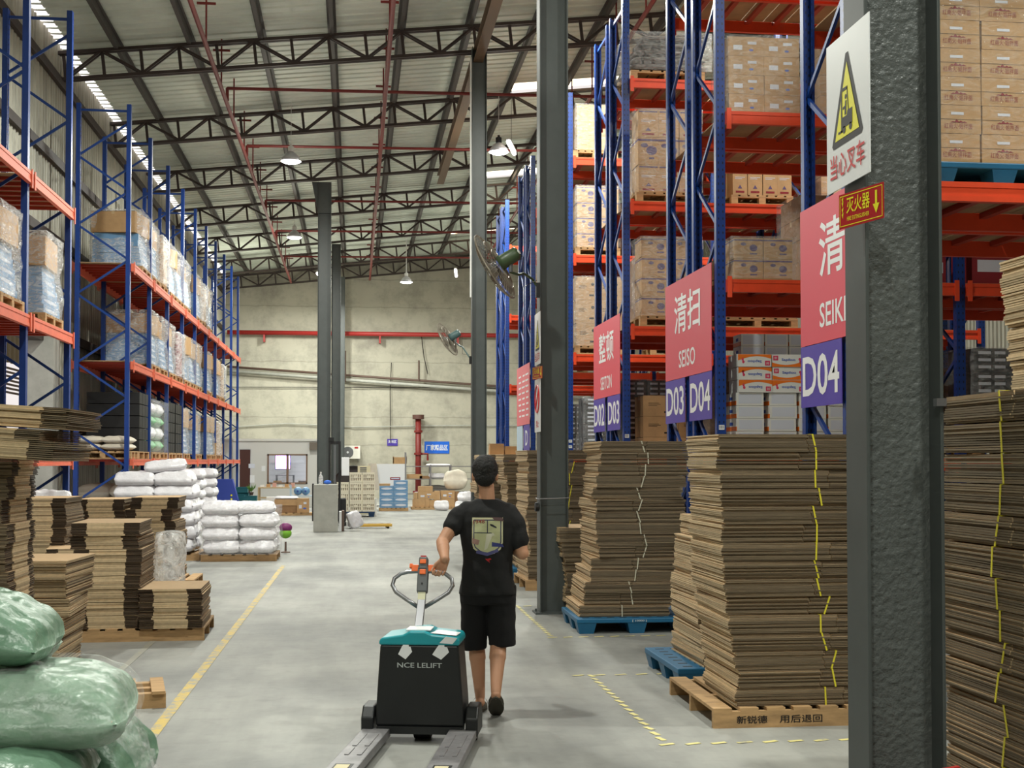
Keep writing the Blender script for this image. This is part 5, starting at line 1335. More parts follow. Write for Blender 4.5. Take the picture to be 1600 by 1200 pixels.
for s in (-1, 1):
    cx = s * .262; f = MB(); hw = .078
    # inverted-U fork: top plate and two side skirts, tip rounded
    out = [(-hw, .12), (-hw, -.96), (-hw * .75, -1.06), (-hw * .3, -1.10), (hw * .3, -1.10), (hw * .75, -1.06), (hw, -.96), (hw, .12)]
    f.prism(list(reversed([(cx + a, b) for a, b in out])), .075, .085)
    for a in (-1, 1): f.box(cx + a * hw - .004, cx + a * hw + .004, -.96, .12, .035, .085)
    fk = f.build('fork', M['fork_grey'], t, bevel=.003)
    d = MB()
    for a in (-.035, .035): d.box(cx + a - .012, cx + a + .012, -.38, -.06, .085, .089); d.box(cx + a - .012, cx + a + .012, -.60, -.42, .085, .089)
    d.build('stiffening_rib', M['fork_grey'], fk)
    MB().box(cx - .05, cx + .05, -.93, -.80, .0852, .0858).build('roller_opening', M['black'], fk)
    MB().box(cx - .038, cx + .034, -.915, -.83, .086, .0885).build('worn_pad', mat('pad_cream', srgb(206, 196, 160), .7), fk)
    MB().tube([(cx - .035, -.87, .035), (cx + .035, -.87, .035)], .035, 14).build('load_roller', M['rubber'], fk)
# tiller
S0 = Vector((-.045, .32, .62)); S1 = Vector((-.060, .58, .80)); S2 = Vector((-.062, .66, .985))
sh = MB(); sh.beam(S0, S1, .05, .03); sh.beam(S1, S1.lerp(S2, .55), .05, .03); sh.build('tiller_shaft', M['steel'], t, bevel=.004)
u = (S2 - S1).normalized(); rgt = Vector((1, 0, 0))
def LP(a, b): return S1 + rgt * a + u * b
lp = [LP(-.02, -.045), LP(-.09, .0), LP(-.17, .055), LP(-.195, .10), LP(-.185, .145), LP(-.145, .178), LP(-.10, .19), LP(-.03, .195), LP(.03, .195), LP(.10, .19), LP(.145, .178), LP(.185, .145), LP(.195, .10), LP(.17, .055), LP(.09, .0), LP(.02, -.045)]
MB().tube(lp, .0135, 10).build('handle_loop', M['steel'], t, smooth=True)
hd = MB()
def HB(a0, a1, b0, b1, e0, e1, mi=0):
    f = Vector((0, -u.z, u.y)).normalized()    # toward the camera side
    vs = []
    for e in (e0, e1):
        for a, b in ((a0, b0), (a1, b0), (a1 * 1.0, b1), (a0, b1)): vs.append(LP(a, b) + f * e)
    hd.add(vs, MB.BF, mi)
HB(-.034, .034, .05, .22, -.025, .025); HB(-.028, .028, .20, .285, -.03, .03)
hd.build('control_head', M['grey'], t, bevel=.008)
hd = MB(); HB(-.02, .02, .165, .20, .025, .032); HB(-.02, .02, .235, .265, .030, .038); HB(-.075, -.03, .19, .235, -.02, .015); HB(.03, .075, .19, .235, -.02, .015); HB(-.09, -.07, .215, .245, -.015, .01); hd.build('control_paddle', M['paddle'], t, bevel=.006)
hd = MB(); HB(-.018, .018, .27, .292, -.025, .028); hd.build('reverse_button', M['sign_dkred'], t)
hd = MB(); HB(-.024, .024, .0, .055, .016, .018); hd.build('cream_sticker', mat('cream', srgb(226, 222, 190), .6), t)
hd = MB(); HB(-.005, .005, .1, .11, .025, .028); hd.build('key_switch', M['black'], t)
T_M = Matrix.Translation(TK) @ Matrix.Rotation(TKR, 4, 'Z')
GRIP = T_M @ LP(.105, .190)

# ---------------------------------------------------------------- the man
mx_, my_ = at(762, 8.58)
MAN = thing('person', 'person in black t-shirt and shorts seen from behind, pulling the pallet truck', 'person', (mx_, my_, 0), -YAW)
MI = (Matrix.Translation((mx_, my_, 0)) @ Matrix.Rotation(-YAW, 4, 'Z')).inverted()
grip = MI @ GRIP; gd = ((MI @ (T_M @ LP(.145, .178))) - (MI @ (T_M @ LP(.07, .192)))).normalized()
M['skin'] = mat('skin', srgb(196, 146, 116), .55, var=.05, nscale=6); M['hair'] = mat('hair', srgb(20, 18, 18), .7, var=.4, nscale=60, bump=.8, bscale=90, dist=.01)
M['shirt'] = mat('shirt_black', srgb(20, 20, 22), .85, bump=.5, bscale=7, dist=.02); M['shorts'] = mat('shorts_black', srgb(15, 15, 18), .9, bump=.5, bscale=6, dist=.02)
M['sandal'] = mat('sandal_grey', srgb(66, 62, 52), .8)
B = MB(); cp = B.capsule
# trunk, neck
B.ball((0, .01, .95), (.150, .10, .12)); cp((0, .02, .95), (0, .02, 1.18), .10, .10); B.ball((0, .012, 1.25), (.155, .085, .15)); cp((-.12, 0, 1.345), (.12, 0, 1.335), .048, .048)
cp((-.003, .0, 1.38), (-.008, .012, 1.52), .058, .052)
# head: skull, face, jaw, ears, nose
B.ball((-.018, .02, 1.615), (.076, .096, .105), 20, 14); cp((-.02, .06, 1.53), (-.02, .085, 1.555), .048, .045); B.ball((-.02, .075, 1.585), (.058, .052, .07))
cp((-.023, .118, 1.60), (-.025, .136, 1.573), .012, .014)
for s in (-1, 1): B.ball((-.018 + s * .078, .018, 1.585), (.012, .02, .033))
for s in (-1, 1): B.ball((-.022 + s * .03, .112, 1.608), (.014, .01, .009))
cp((-.045, .121, 1.538), (-.0, .121, 1.538), .009, .009)
# left arm back to the tiller
LS, LE = Vector((-.175, .0, 1.345)), Vector((-.295, -.13, 1.155)); 
LW = grip + Vector((.035, -.005, .085)); 
cp(LS, LS.lerp(LE, .55), .046, .049); cp(LS.lerp(LE, .5), LE, .050, .041); cp(LE, LE.lerp(LW, .35), .043, .043); cp(LE.lerp(LW, .35), LW, .042, .028)
# right arm bent forward
RS, RE, RW = Vector((.17, .0, 1.335)), Vector((.232, -.03, 1.075)), Vector((.15, .19, 1.10))
cp(RS, RS.lerp(RE, .5), .046, .048); cp(RS.lerp(RE, .5), RE, .048, .043); cp(RE, RE.lerp(RW, .4), .045, .042); cp(RE.lerp(RW, .4), RW, .041, .028)
# legs
def leg(h, k, a, s=1):
    h, k, a = Vector(h), Vector(k), Vector(a)
    cp(h, k, .088, .058); cp(k, k.lerp(a, .3) + Vector((0, -.012, 0)), .055, .058); cp(k.lerp(a, .28) + Vector((0, -.012, 0)), a, .056, .034)
leg((-.085, .0, .88), (-.078, .10, .48), (-.052, .10, .10)); leg((.085, .0, .88), (.072, .015, .48), (.058, -.19, .185))
# feet
cp((-.052, .085, .065), (-.056, .24, .045), .034, .028); cp((-.056, .24, .042), (-.058, .30, .035), .034, .022)
cp((.058, -.20, .165), (.058, -.10, .10), .034, .03); cp((.058, -.10, .098), (.058, -.015, .045), .034, .024)
# hands with separate fingers
def hand(w, fwd, down, side, curl, thumb):
    """w wrist, fwd along the metacarpals, side toward the thumb, down = palm normal"""
    w = Vector(w); f, s_, d_ = Vector(fwd).normalized(), Vector(side).normalized(), Vector(down).normalized()
    k = w + f * .075
    for i in range(4):
        o_ = s_ * (.032 - .0215 * i)
        cp(w + o_ * .55, k + o_, .016, .0125, 8)
        L1_ = (.040, .045, .042, .033)[i]; p = k + o_; a = R(curl[0])
        q = p + (f * math.cos(a) + d_ * math.sin(a)) * L1_; cp(p, q, .0095, .0088, 8)
        a += R(curl[1]); r_ = q + (f * math.cos(a) + d_ * math.sin(a)) * L1_ * .72; cp(q, r_, .0088, .0082, 8)
        a += R(curl[2]); t_ = r_ + (f * math.cos(a) + d_ * math.sin(a)) * L1_ * .6; cp(r_, t_, .0082, .0075, 8)
    b0 = w + s_ * .02 + f * .015; b1 = w + s_ * .042 + f * .042 + d_ * .012
    cp(b0, b1, .016, .012, 8); b2 = b1 + Vector(thumb) * .032; cp(b1, b2, .0115, .0105, 8); b3 = b2 + (Vector(thumb) * .6 + d_ * .6).normalized() * .025; cp(b2, b3, .0105, .009, 8)
fw = (grip + Vector((0, 0, .012)) - LW); fw.normalize()
side = -gd; pn = fw.cross(side).normalized()
if pn.y > 0: pn = -pn
hand(grip - fw * .078 + Vector((0, .02, .012)), fw, Vector((0, -1, -.2)), side, (40, 75, 60), (-.5, -.2, -.8))
cp(LW, grip - fw * .07 + Vector((0, .02, .012)), .028, .026)
hand(RW, (-.5, .8, .15), (0, .1, -1), (-.6, -.5, .3), (20, 40, 30), (-.6, .5, .2))
body_ = remeshed(B, 'body', M['skin'], MAN, .0045, 4)
# hair
Hh = MB(); Hh.ball((-.018, .012, 1.632), (.088, .108, .100), 24, 16); Hh.ball((-.018, -.045, 1.578), (.070, .05, .062), 20, 12); Hh.ball((-.018, .04, 1.675), (.075, .085, .058))
def hd_(c, n): return n * (noise.noise(c * 70) * .0035 + noise.noise(c * 22) * .003)
remeshed(Hh, 'hair', M['hair'], MAN, .006, 5, disp=hd_)
# shirt
S = MB(); S.tube([(0, .01, .80), (0, .01, .90), (0, .01, 1.02)], [.178, .172, .168], 28)
def ell(mb, z, rx, ry, cx=0, cy=.01): mb.append((z, rx, ry, cx, cy))
def loft(rings, n=36, caps=True):
    m = MB(); vs = []; fs = []
    for (z, rx, ry, cx, cy) in rings:
        for k in range(n):
            a = 2 * math.pi * k / n; ca, sa = math.cos(a), math.sin(a)
            e = .8; vs.append((cx + rx * abs(ca) ** e * (1 if ca > 0 else -1), cy + ry * abs(sa) ** e * (1 if sa > 0 else -1), z))
    for i in range(len(rings) - 1):
        for k in range(n): l = (k + 1) % n; fs.append((i * n + k, i * n + l, (i + 1) * n + l, (i + 1) * n + k))
    fs.append(tuple(reversed(range(n)))); fs.append(tuple((len(rings) - 1) * n + k for k in range(n)))
    m.add(vs, fs); return m
S = loft([(.795, .192, .135, 0, .01), (.86, .182, .130, 0, .01), (.98, .168, .122, -.002, .01), (1.08, .166, .12, 0, .008), (1.2, .182, .125, 0, .004), (1.29, .195, .12, 0, .0), (1.36, .182, .10, 0, 0), (1.405, .135, .075, -.002, .004), (1.435, .078, .066, -.003, .008)])
cp = S.capsule
cp((-.13, 0, 1.345), LS.lerp(LE, .22), .076, .073); cp(LS.lerp(LE, .1), LS.lerp(LE, .47), .068, .070)
cp((.13, 0, 1.335), RS.lerp(RE, .3), .076, .073); cp(RS.lerp(RE, .2), RS.lerp(RE, .66), .067, .070)
def wr_(c, n): return n * ((abs(noise.noise(Vector((c.x * 7, c.y * 7, c.z * 4)))) - .2) * .016 + noise.noise(c * 16) * .004)
shirt = remeshed(S, 't_shirt', M['shirt'], MAN, .009, 6, disp=wr_)
# print on the back: shield, year, leaping mark
Yb = -.128
def onback(x, z): 
    t_ = min(1, abs(x) / .19); return (x, -(.120 + .004 * math.sin((z - 1) * 8)) * math.sqrt(max(.05, 1 - t_ ** 2.6)) - .016, z)
def patch(name, poly, mi, e=0):
    """small curved print: polygon fan, subdivided, laid on the back of the shirt"""
    bm = bmesh.new(); f = bm.faces.new([bm.verts.new((x, 0, z)) for x, z in poly]); bmesh.ops.triangulate(bm, faces=[f])
    for _ in range(3): bmesh.ops.subdivide_edges(bm, edges=bm.edges[:], cuts=1, use_grid_fill=True)
    dg = shirt.data; from mathutils.bvhtree import BVHTree
    for v in bm.verts:
        hit = BV.ray_cast(Vector((v.co.x, -1, v.co.z)), Vector((0, 1, 0)))
        v.co.y = (hit[0].y if hit[0] else -.14) - .0015 - e
    me = bpy.data.meshes.new(name); bm.to_mesh(me); bm.free(); me.materials.append(mi)
    return inst(name, me, shirt)
from mathutils.bvhtree import BVHTree
BV = BVHTree.FromPolygons([v.co[:] for v in shirt.data.vertices], [tuple(p.vertices) for p in shirt.data.polygons])
CX = -.002
shield = [(-.098, 1.335 - .02), (.105, 1.335 - .02), (.105, 1.15), (.09, 1.105), (.05, 1.078), (.0, 1.062), (-.05, 1.078), (-.09, 1.11), (-.1, 1.15)]
shield = [(x + CX, z) for x, z in shield]
ps = patch('shield_print', shield, mat('print_cream', srgb(214, 210, 172), .8))
def inner(poly, k, cx, cz): return [(cx + (x - cx) * k, cz + (z - cz) * k) for x, z in poly]
patch('shield_print', inner(shield, .90, CX, 1.19), mat('print_navy', srgb(70, 70, 100), .8), .0012)
patch('shield_print', inner(shield, .84, CX, 1.19), mat('print_pale', srgb(202, 204, 160), .8), .0024)
for pts, col in (([(-.002, 1.30), (.004, 1.30), (.004, 1.215), (-.002, 1.215)], (60, 60, 80)), ([(-.085, 1.218), (.03, 1.216), (.03, 1.211), (-.085, 1.213)], (60, 60, 80)),
                 ([(-.07, 1.10), (-.0, 1.085), (.07, 1.11), (.075, 1.09), (.0, 1.062), (-.075, 1.08)], (90, 90, 140)),
                 ([(.03, 1.155), (.10, 1.14), (.11, 1.12), (.03, 1.125)], (60, 66, 130)), ([(-.098, 1.18), (-.05, 1.165), (-.06, 1.135), (-.1, 1.145)], (176, 140, 130)),
                 ([(.03, 1.318), (.10, 1.315), (.11, 1.29), (.05, 1.295)], (90, 66, 66)),
                 ([(.018, 1.275), (.035, 1.27), (.06, 1.255), (.062, 1.245), (.045, 1.25), (.02, 1.262)], (50, 50, 60)),
                 ([(-.02, 1.10), (.0, 1.11), (.03, 1.19), (.05, 1.20), (.04, 1.215), (-.005, 1.205), (.01, 1.18)], (224, 222, 200))):
    patch('shield_print', pts, mat('print_bit', srgb(*col), .8), .004)
tx = MB(); tx.text('1948', (-.055, -.2, 1.288), (1, .0, .08), (-.08, 0, 1), .026, 0, .075, .012); 
me = tx.mesh('year_print', [mat('print_rust', srgb(150, 70, 62), .8)])
for v in me.vertices:
    h_ = BV.ray_cast(Vector((v.co.x, -1, v.co.z)), Vector((0, 1, 0))); v.co.y = (h_[0].y if h_[0] else -.14) - .0065
inst('year_print', me, shirt)
patch('red_mark', [(-.015, 1.045), (.0, 1.043), (.02, 1.048), (.028, 1.04), (.012, 1.033), (.018, 1.015), (.008, 1.025), (-.002, 1.03)], M['sign_dkred'], .001)
# shorts
Q = loft([(.74, .185, .125, 0, .01), (.84, .182, .125, 0, .01), (.90, .165, .115, 0, .01)])
cp = Q.capsule
def cone(a, b, r0, r1): Q.tube([a, Vector(a).lerp(Vector(b), .5), b], [r0, (r0 + r1) / 2, r1], 24)
cone((-.088, .01, .86), (-.094, .075, .43), .098, .084); cone((.09, .01, .86), (.098, .01, .455), .100, .092)
remeshed(Q, 'shorts', M['shorts'], MAN, .009, 5, disp=wr_)
# sandals
def sandal(fx, fy, fz, pitch, rz=0):
    s = MB(); out = []
    for i in range(20):
        a = 2 * math.pi * i / 20; yy = .142 * math.sin(a); xx = (.052 - .008 * (math.sin(a) < 0)) * math.cos(a); out.append((xx, yy))
    T = Matrix.Translation((fx, fy, fz)) @ Matrix.Rotation(rz, 4, 'Z') @ Matrix.Rotation(pitch, 4, 'X')
    s.prism(out, -.034, -.003, 0, T); s.ball((fx, fy, fz - .008), (.053, .143, .03), 16, 8, 0, Matrix.Rotation(rz, 4, 'Z') @ Matrix.Rotation(pitch, 4, 'X'))
    vs = []; n = 9
    for j in range(5):
        for i in range(n):
            a = math.pi * i / (n - 1); vs.append((.052 * math.cos(a), .02 + .022 * j, -.006 + (.062 - .006 * j) * math.sin(a)))
    s.add(vs, [(j * n + i, j * n + i + 1, (j + 1) * n + i + 1, (j + 1) * n + i) for j in range(4) for i in range(n - 1)], 0, T)
    return s
s = sandal(-.056, .185, .03, 0); s.build('sandal', M['sandal'], MAN, smooth=False)
s = sandal(.058, -.105, .098, R(-36))
s.build('sandal', M['sandal'], MAN)
# ---------------------------------------------------------------- the back of the hall
def A(px, d, z=0): x, y = at(px, d); return (x, y, z)
# office
WY = 47.95; wl, wr2 = at(419, 47.6)[0], at(481, 47.6)[0]; oxr = at(496, 47.6)[0]
m = MB(); m.box(X0 + .05, -4.22, WY, WY + .1, 0, 2.42).box(-4.22, -3.80, WY, WY + .1, 2.12, 2.42).box(-3.80, wl, WY, WY + .1, 0, 2.42).box(wl, wr2, WY, WY + .1, 0, .84).box(wl, wr2, WY, WY + .1, 1.94, 2.42).box(wr2, oxr, WY, WY + .1, 0, 2.42)
m.box(oxr - .1, oxr, WY + .1, WY + 3.4, 0, 2.42).box(X0 + .05, oxr, WY + 3.4, WY + 3.5, 0, 2.42).box(X0 + .05, oxr + .05, WY - .05, WY + 3.5, 2.42, 2.50)
struct(m.build('wall_office', mat('office_panel', srgb(206, 206, 202), .5)))
m = MB(); f = .055
for a_, b_, c_, d_ in ((wl, wr2, .84, .84 + f), (wl, wr2, 1.94 - f, 1.94), (wl, wl + f, .84, 1.94), (wr2 - f, wr2, .84, 1.94), ((wl + wr2) / 2 - .04, (wl + wr2) / 2 + .04, .84, 1.94)): m.box(a_, b_, WY - .03, WY + .08, c_, d_)
fr = m.build('window_5', mat('window_brown', srgb(122, 96, 76), .5)); struct(fr)
m = MB().box(wl + f, wr2 - f, WY + .03, WY + .036, .84 + f, 1.94 - f); m.build('pane', M['glass'], fr)
struct(MB().box(-4.20, -3.82, WY + .02, WY + .06, 0, 2.1).build('door_1', mat('door_brown', srgb(74, 40, 32), .5)))
ld = bpy.data.lights.new('office_light', 'AREA'); ld.shape = 'RECTANGLE'; ld.size = 2.4; ld.size_y = .4; ld.energy = 110; ld.color = (.84, .88, 1)
lo = bpy.data.objects.new('office_light', ld); C.objects.link(lo); lo.location = (-2.6, WY + 1.6, 2.38)
o = thing('wall_screen', 'pink and blue lit screen on the wall inside the office window', 'screen', (-2.78, WY + 2.6, 1.35))
MB().box(-.30, .30, 0, .04, 0, .62).build('bezel', M['black'], o)
sm_ = mat('screen_picture', (.6, .5, .8, 1), .4, emit=(.8, .6, 1, 1), estr=.0)
nt = sm_.node_tree; n_ = nt.nodes.new('ShaderNodeTexNoise'); n_.inputs['Scale'].default_value = 6; r_ = nt.nodes.new('ShaderNodeValToRGB'); r_.color_ramp.elements[0].position = .4; r_.color_ramp.elements[0].color = (.2, .22, .9, 1); r_.color_ramp.elements[1].position = .6; r_.color_ramp.elements[1].color = (1, .35, .55, 1)
tcn = nt.nodes.new('ShaderNodeTexCoord'); nt.links.new(tcn.outputs['Object'], n_.inputs['Vector']); nt.links.new(n_.outputs[0], r_.inputs[0]); nt.links.new(r_.outputs[0], nt.nodes['Principled BSDF'].inputs['Emission Color']); nt.nodes['Principled BSDF'].inputs['Emission Strength'].default_value = 1.6
MB().box(-.28, .28, -.01, 0, .02, .60).build('display', sm_, o)
o = thing('desk', 'dark small desk inside the office under the lit screen', 'desk', (-2.65, WY + 1.9, 0))
MB().box(-.35, .35, -.3, .3, 1.12, 1.15).build('top', M['grey'], o)
for sx in (-.32, .32):
    for sy in (-.27, .27): MB().box(sx - .02, sx + .02, sy - .02, sy + .02, 0, 1.12).build('leg', M['grey'], o)
for i, (x, w, n_) in enumerate(((-2.85, .3, 'left'), (-1.9, .36, 'right'))):
    tag(MB().box(-w / 2, w / 2, -.1, .1, .0, .95).build('cabinet', M['grey'] if i else M['kraft_dark'], None, (x, WY + .4, 0)), 'low cabinet just inside the %s pane of the office window' % n_, 'cabinet')
o = thing('meter_box', 'brownish grey electrical box high on the office wall beside the column', 'box', (at(495, 47.6)[0] - .1, WY - .02, 2.1)); MB().box(-.16, .16, -.12, 0, 0, .27).build('case', mat('box_taupe', srgb(110, 102, 92), .6), o)
for i, (px, py, w, h) in enumerate(((413, 732, .14, .2), (395, 728, .22, .16), (396, 748, .16, .28))):
    x, y = at(px, 47.6); tag(MB().box(-w / 2, w / 2, -.006, 0, -h / 2, h / 2).build('paper_notice', M['sign_white'] if i != 1 else M['greyp'], None, (x, WY - .001, zat(py, 47.6))), 'small paper notice on the office wall, %s from the door' % ('third', 'first', 'second')[i], 'notice')
# signs on the back wall
x, _ = at(684, 57.2); o = thing('area_sign', 'blue sign with white Chinese characters on the back wall', 'sign', (x, Y1 - .01, zat(699, 57.2)))
MB().box(-.56, .56, -.02, 0, -.27, .27).build('panel', M['sign_blue'], o); t = MB(); t.text('厂家赠品区', (0, -.022, 0), (1, 0, 0), (0, 0, 1), .27, 0, .98, .02); t.build('lettering', M['sign_white'], o)
x, _ = at(613.5, 57.2); o = thing('area_sign', 'small purple sign with white characters on the back wall', 'sign', (x, Y1 - .01, zat(691, 57.2)))
MB().box(-.235, .235, -.02, 0, -.155, .155).build('panel', M['sign_purple'], o); t = MB(); t.text('异常区', (0, -.022, .03), (1, 0, 0), (0, 0, 1), .13, 0, .36, .015); t.build('lettering', M['sign_white'], o)
# air conditioner outdoor unit
x, _ = at(548, 57); o = thing('outdoor_unit', 'white air conditioner outdoor unit with a round grille on the back wall', 'air conditioner', (x, Y1 - .38, zat(717, 57)))
MB().box(-.42, .42, 0, .3, 0, .58).build('case', mat('ac_white', srgb(226, 224, 214), .5), o, bevel=.015)
g = MB().lathe([(0, 0), (.24, 0), (.25, .012), (.24, .02), (0, .02)], 24, 0, Matrix.Translation((-.13, -.0, .29)) @ Matrix.Rotation(R(90), 4, 'X')); g.build('grille', M['grey'], o)
MB().lathe([(0, .02), (.05, .02), (.05, .03), (0, .03)], 12, 0, Matrix.Translation((-.13, -.0, .29)) @ Matrix.Rotation(R(90), 4, 'X')).build('grille_hub', M['sign_white'], o)
MB().box(.17, .33, -.006, 0, .46, .54).build('badge', M['sign_dkred'], o)
MB().box(-.38, -.34, .0, .36, -.06, 0).box(.34, .38, 0, .36, -.06, 0).build('bracket', M['steel'], o)
# white crates on a navy pallet
cx, cy = at(556, 38.5); navy = plastic_pallet((cx, cy + .45, 0), 0, 1.15, 1.0, 'navy plastic pallet under the white vented crates', 'pal_navy', .16)
cm = MB(); cw, ch = .365, .29
for s in (-1, 1):
    cm.box(-cw / 2, cw / 2, s * .25 - .008, s * .25 + .008, 0, .05); cm.box(-cw / 2, cw / 2, s * .25 - .008, s * .25 + .008, ch - .06, ch)
    cm.box(s * cw / 2 - (.016 if s > 0 else 0), s * cw / 2 + (0 if s > 0 else .016), -.25, .25, 0, ch)
    for k in range(7): x = -cw / 2 + .02 + k * (cw - .04) / 6; cm.box(x - .013, x + .013, s * .25 - .007, s * .25 + .007, .05, ch - .06)
    cm.box(-cw / 2, cw / 2, s * .25 - .0075, s * .25 + .0075, .135, .155); cm.box(-.06, .06, s * .262 - .004, s * .262 + .004, .12, .2)
cm.box(-cw / 2, cw / 2, -.25, .25, 0, .015)
for s in (-1, 1): pass
inner_ = MB().box(-cw / 2 + .02, cw / 2 - .02, -.23, .23, .02, ch - .03)
CR = cm.mesh('vented_crate', [mat('crate_cream', srgb(226, 218, 196), .6)]); CRI = inner_.mesh('contents', [mat('crate_dark', srgb(150, 132, 112), .8)])
for c in range(3):
    for r in range(4 if c else 3):
        o = inst('vented_crate', CR, None, (cx - .385 + c * .385, cy + .27, .163 + r * .295)); tag(o, 'cream vented plastic crate, %s row up, %s column, on the navy pallet' % (nth(r), ('left', 'middle', 'right')[c]), 'crate', 'cream vented crates'); inst('contents', CRI, o)
# drum fan, grille box
x, y = at(552, 41.5); o = thing('drum_fan', 'large dark round industrial fan standing behind the cream crates', 'fan', (x, y, 0))
MB().lathe([(.66, -.18), (.68, -.18), (.68, .18), (.66, .18), (.66, -.18)], 40, 0, Matrix.Translation((0, 0, .86)) @ Matrix.Rotation(R(90), 4, 'X')).build('drum', M['grey'], o)
MB().lathe([(0, 0), (.66, 0), (.66, .02), (0, .02)], 40, 0, Matrix.Translation((0, 0, .86)) @ Matrix.Rotation(R(90), 4, 'X')).build('grille', mat('fan_dark', srgb(70, 64, 66), .6), o)
for s in (-1, 1): MB().beam((s * .5, 0, 0), (s * .45, 0, .5), .05, .05).build('foot', M['grey'], o)
x, y = at(569, 40.5); o = thing('air_cooler', 'cream box with a square slatted vent standing behind the top crates', 'cooler', (x, y + .2, 0)); MB().box(-.2, .2, -.15, .15, 0, 1.53).build('case', mat('cooler_cream', srgb(224, 214, 180), .6), o)
g = MB()
for i in range(4): g.box(-.13, .08, -.156, -.15, 1.25 + i * .065, 1.29 + i * .065)
g.build('vent_slats', M['grey'], o)
# whiteboard, blue boxes
x, y = at(605, 44.3); o = thing('whiteboard', 'large white board leaning upright behind the blue boxes', 'board', (x, y + .3, 0)); MB().box(-.62, .62, -.02, .02, .75, 1.58).build('panel', M['sign_white'], o); MB().box(-.60, -.56, -.02, .02, 0, .75).box(.56, .60, -.02, .02, 0, .75).box(-.6, .6, -.015, .015, .1, .14).build('stand', M['steel'], o)
k = MB(); vs = []
for i in range(7):
    for j in range(12): vs.append((-.66 + .05 * i + .01 * j * (1 if i > 3 else -.3), -.05 - .025 * math.sin(i * 2.1 + j * .3), 1.6 - j * .085))
k.add(vs, [(i * 12 + j, i * 12 + j + 1, (i + 1) * 12 + j + 1, (i + 1) * 12 + j) for i in range(6) for j in range(11)]); k.build('draped_cloth', M['sack_beige'], o, smooth=True)
bx0, by0 = at(615.5, 43.2); wood_pallet((bx0, by0 + .3, 0), 0, .98, .7, 'low wooden pallet under the light blue cartons', .10)
for c in range(2):
    for r in range(4 if c == 0 else 5):
        carton((bx0 - .238 + c * .476, by0 + .25, .102 + r * .187), (.47, .42, .184), 'bluebox', 'light blue carton, %s row up, %s column, before the white board' % (nth(r), ('left', 'right')[c]), group='light blue cartons')
carton((bx0 - .30, by0 + .2, .102 + 4 * .187), (.36, .3, .07), 'plain', 'flat kraft box on top of the light blue cartons')
carton((bx0 + .06, by0 + .45, .102 + 5 * .187 + .0), (.34, .2, .09), 'maroon', 'small red and kraft box on the light blue cartons')
x, y = at(586, 39.2); tag(MB().lathe([(.05, 0), (.055, .01), (.055, .54), (.04, .55)], 14).build('white_roll', M['white'], None, (x, y, 0)), 'white paper roll standing upright right of the cream crates', 'roll')
# shelf along the back
sx0, sy0 = at(634, 46.5); sx1, _ = at(742, 46.5)
o = thing('steel_shelf', 'long grey steel shelf before the back wall right of the white board', 'shelf', (sx0, sy0, 0)); Lw = sx1 - sx0
for x in (.0, .9, Lw / 2 + .4, Lw):
    for y in (0, .5): MB().box(x - .025, x + .025, y - .025, y + .025, 0, 2.0 if x == 0 else 1.55).build('post', M['steel'], o)
for z in (.5, 1.04, 1.5): MB().box(0, Lw, 0, .5, z - .03, z).build('board', M['steel'], o)
for i, (px, w, h, lv, st, nm) in enumerate(((648, .55, .16, 1.04, 'plain', 'flat kraft box on the middle shelf left end'), (660, .4, .1, 1.04, 'dark', 'thin brown box on the middle shelf'), (648, .5, .09, .5, 'maroon', 'flat dark box on the lowest shelf'))):
    x, _ = at(px, 46.6); carton((x + .1 * i, sy0 + .25, lv + .001), (w, .35, h), st, nm + ' before the back wall')
x, _ = at(683, 46.6); sack((x, sy0 + .25, 1.041), 0, (.62, .4, .2), 'white bag on the middle shelf before the back wall')
x, _ = at(680, 46.6); sack((x, sy0 + .25, .501), 0, (1.2, .45, .3), 'dark rolled sheet on the lowest shelf before the back wall', 'sack_dark', name='rolled_sheet', cat='roll')
x, _ = at(668, 46.6); sack((x + .4, sy0 + .25, 1.501), 0, (.9, .3, .08), 'crumpled white wrap lying along the top shelf', name='plastic_bag', cat='bag')
x, y = at(625, 46.5); o = thing('wooden_crate', 'open kraft crate on a thin stand above the white board', 'crate', (x, y + .2, 0)); MB().box(-.25, .25, -.2, -.18, 1.6, 1.82).box(-.25, .25, .18, .2, 1.6, 1.82).box(-.25, -.22, -.2, .2, 1.6, 1.85).box(.22, .25, -.2, .2, 1.6, 1.85).box(-.25, .25, -.2, .2, 1.58, 1.6).build('case', M['kraft'], o); MB().box(-.22, -.19, -.02, .02, 0, 1.58).box(.19, .22, -.02, .02, 0, 1.58).build('stand', M['steel'], o)
# kraft boxes on pallets
x, y = at(667, 44.4); wood_pallet((x, y + .3, 0), 0, 1.05, .75, 'wooden pallet under the loose kraft cartons before the shelf', .09)
for i, (dx, z, w, h) in enumerate(((-.27, .092, .42, .27), (.02, .092, .15, .27), (.30, .092, .40, .24), (-.02, .365, .56, .24), (-.04, .608, .5, .2), (.36, .34, .2, .3), (-.38, .365, .13, .22))):
    carton((x + dx, y + .22, z), (w, .36, h), 'text' if i == 3 else 'plain', ['kraft carton at the bottom left', 'narrow kraft carton in the bottom middle', 'kraft carton at the bottom right', 'wide printed kraft carton lying in the middle', 'kraft carton on the very top', 'upright kraft carton at the right', 'narrow kraft carton at the upper left'][i] + ' of the loose carton pile', group='loose kraft cartons')
x, y = at(700, 44.6); wood_pallet((x, y + .3, 0), 0, .55, .7, 'small wooden pallet under the two larger kraft cartons', .07)
for j in range(2): carton((x, y + .25, .072 + j * .29), (.48, .4, .285), 'text' if j else 'plain', '%s of the two larger kraft cartons left of the man' % ('lower', 'upper')[j], group='loose kraft cartons')
carton((x + .33, y + .35, .0), (.14, .3, .62), 'dark', 'upright narrow carton beside the two larger kraft cartons')
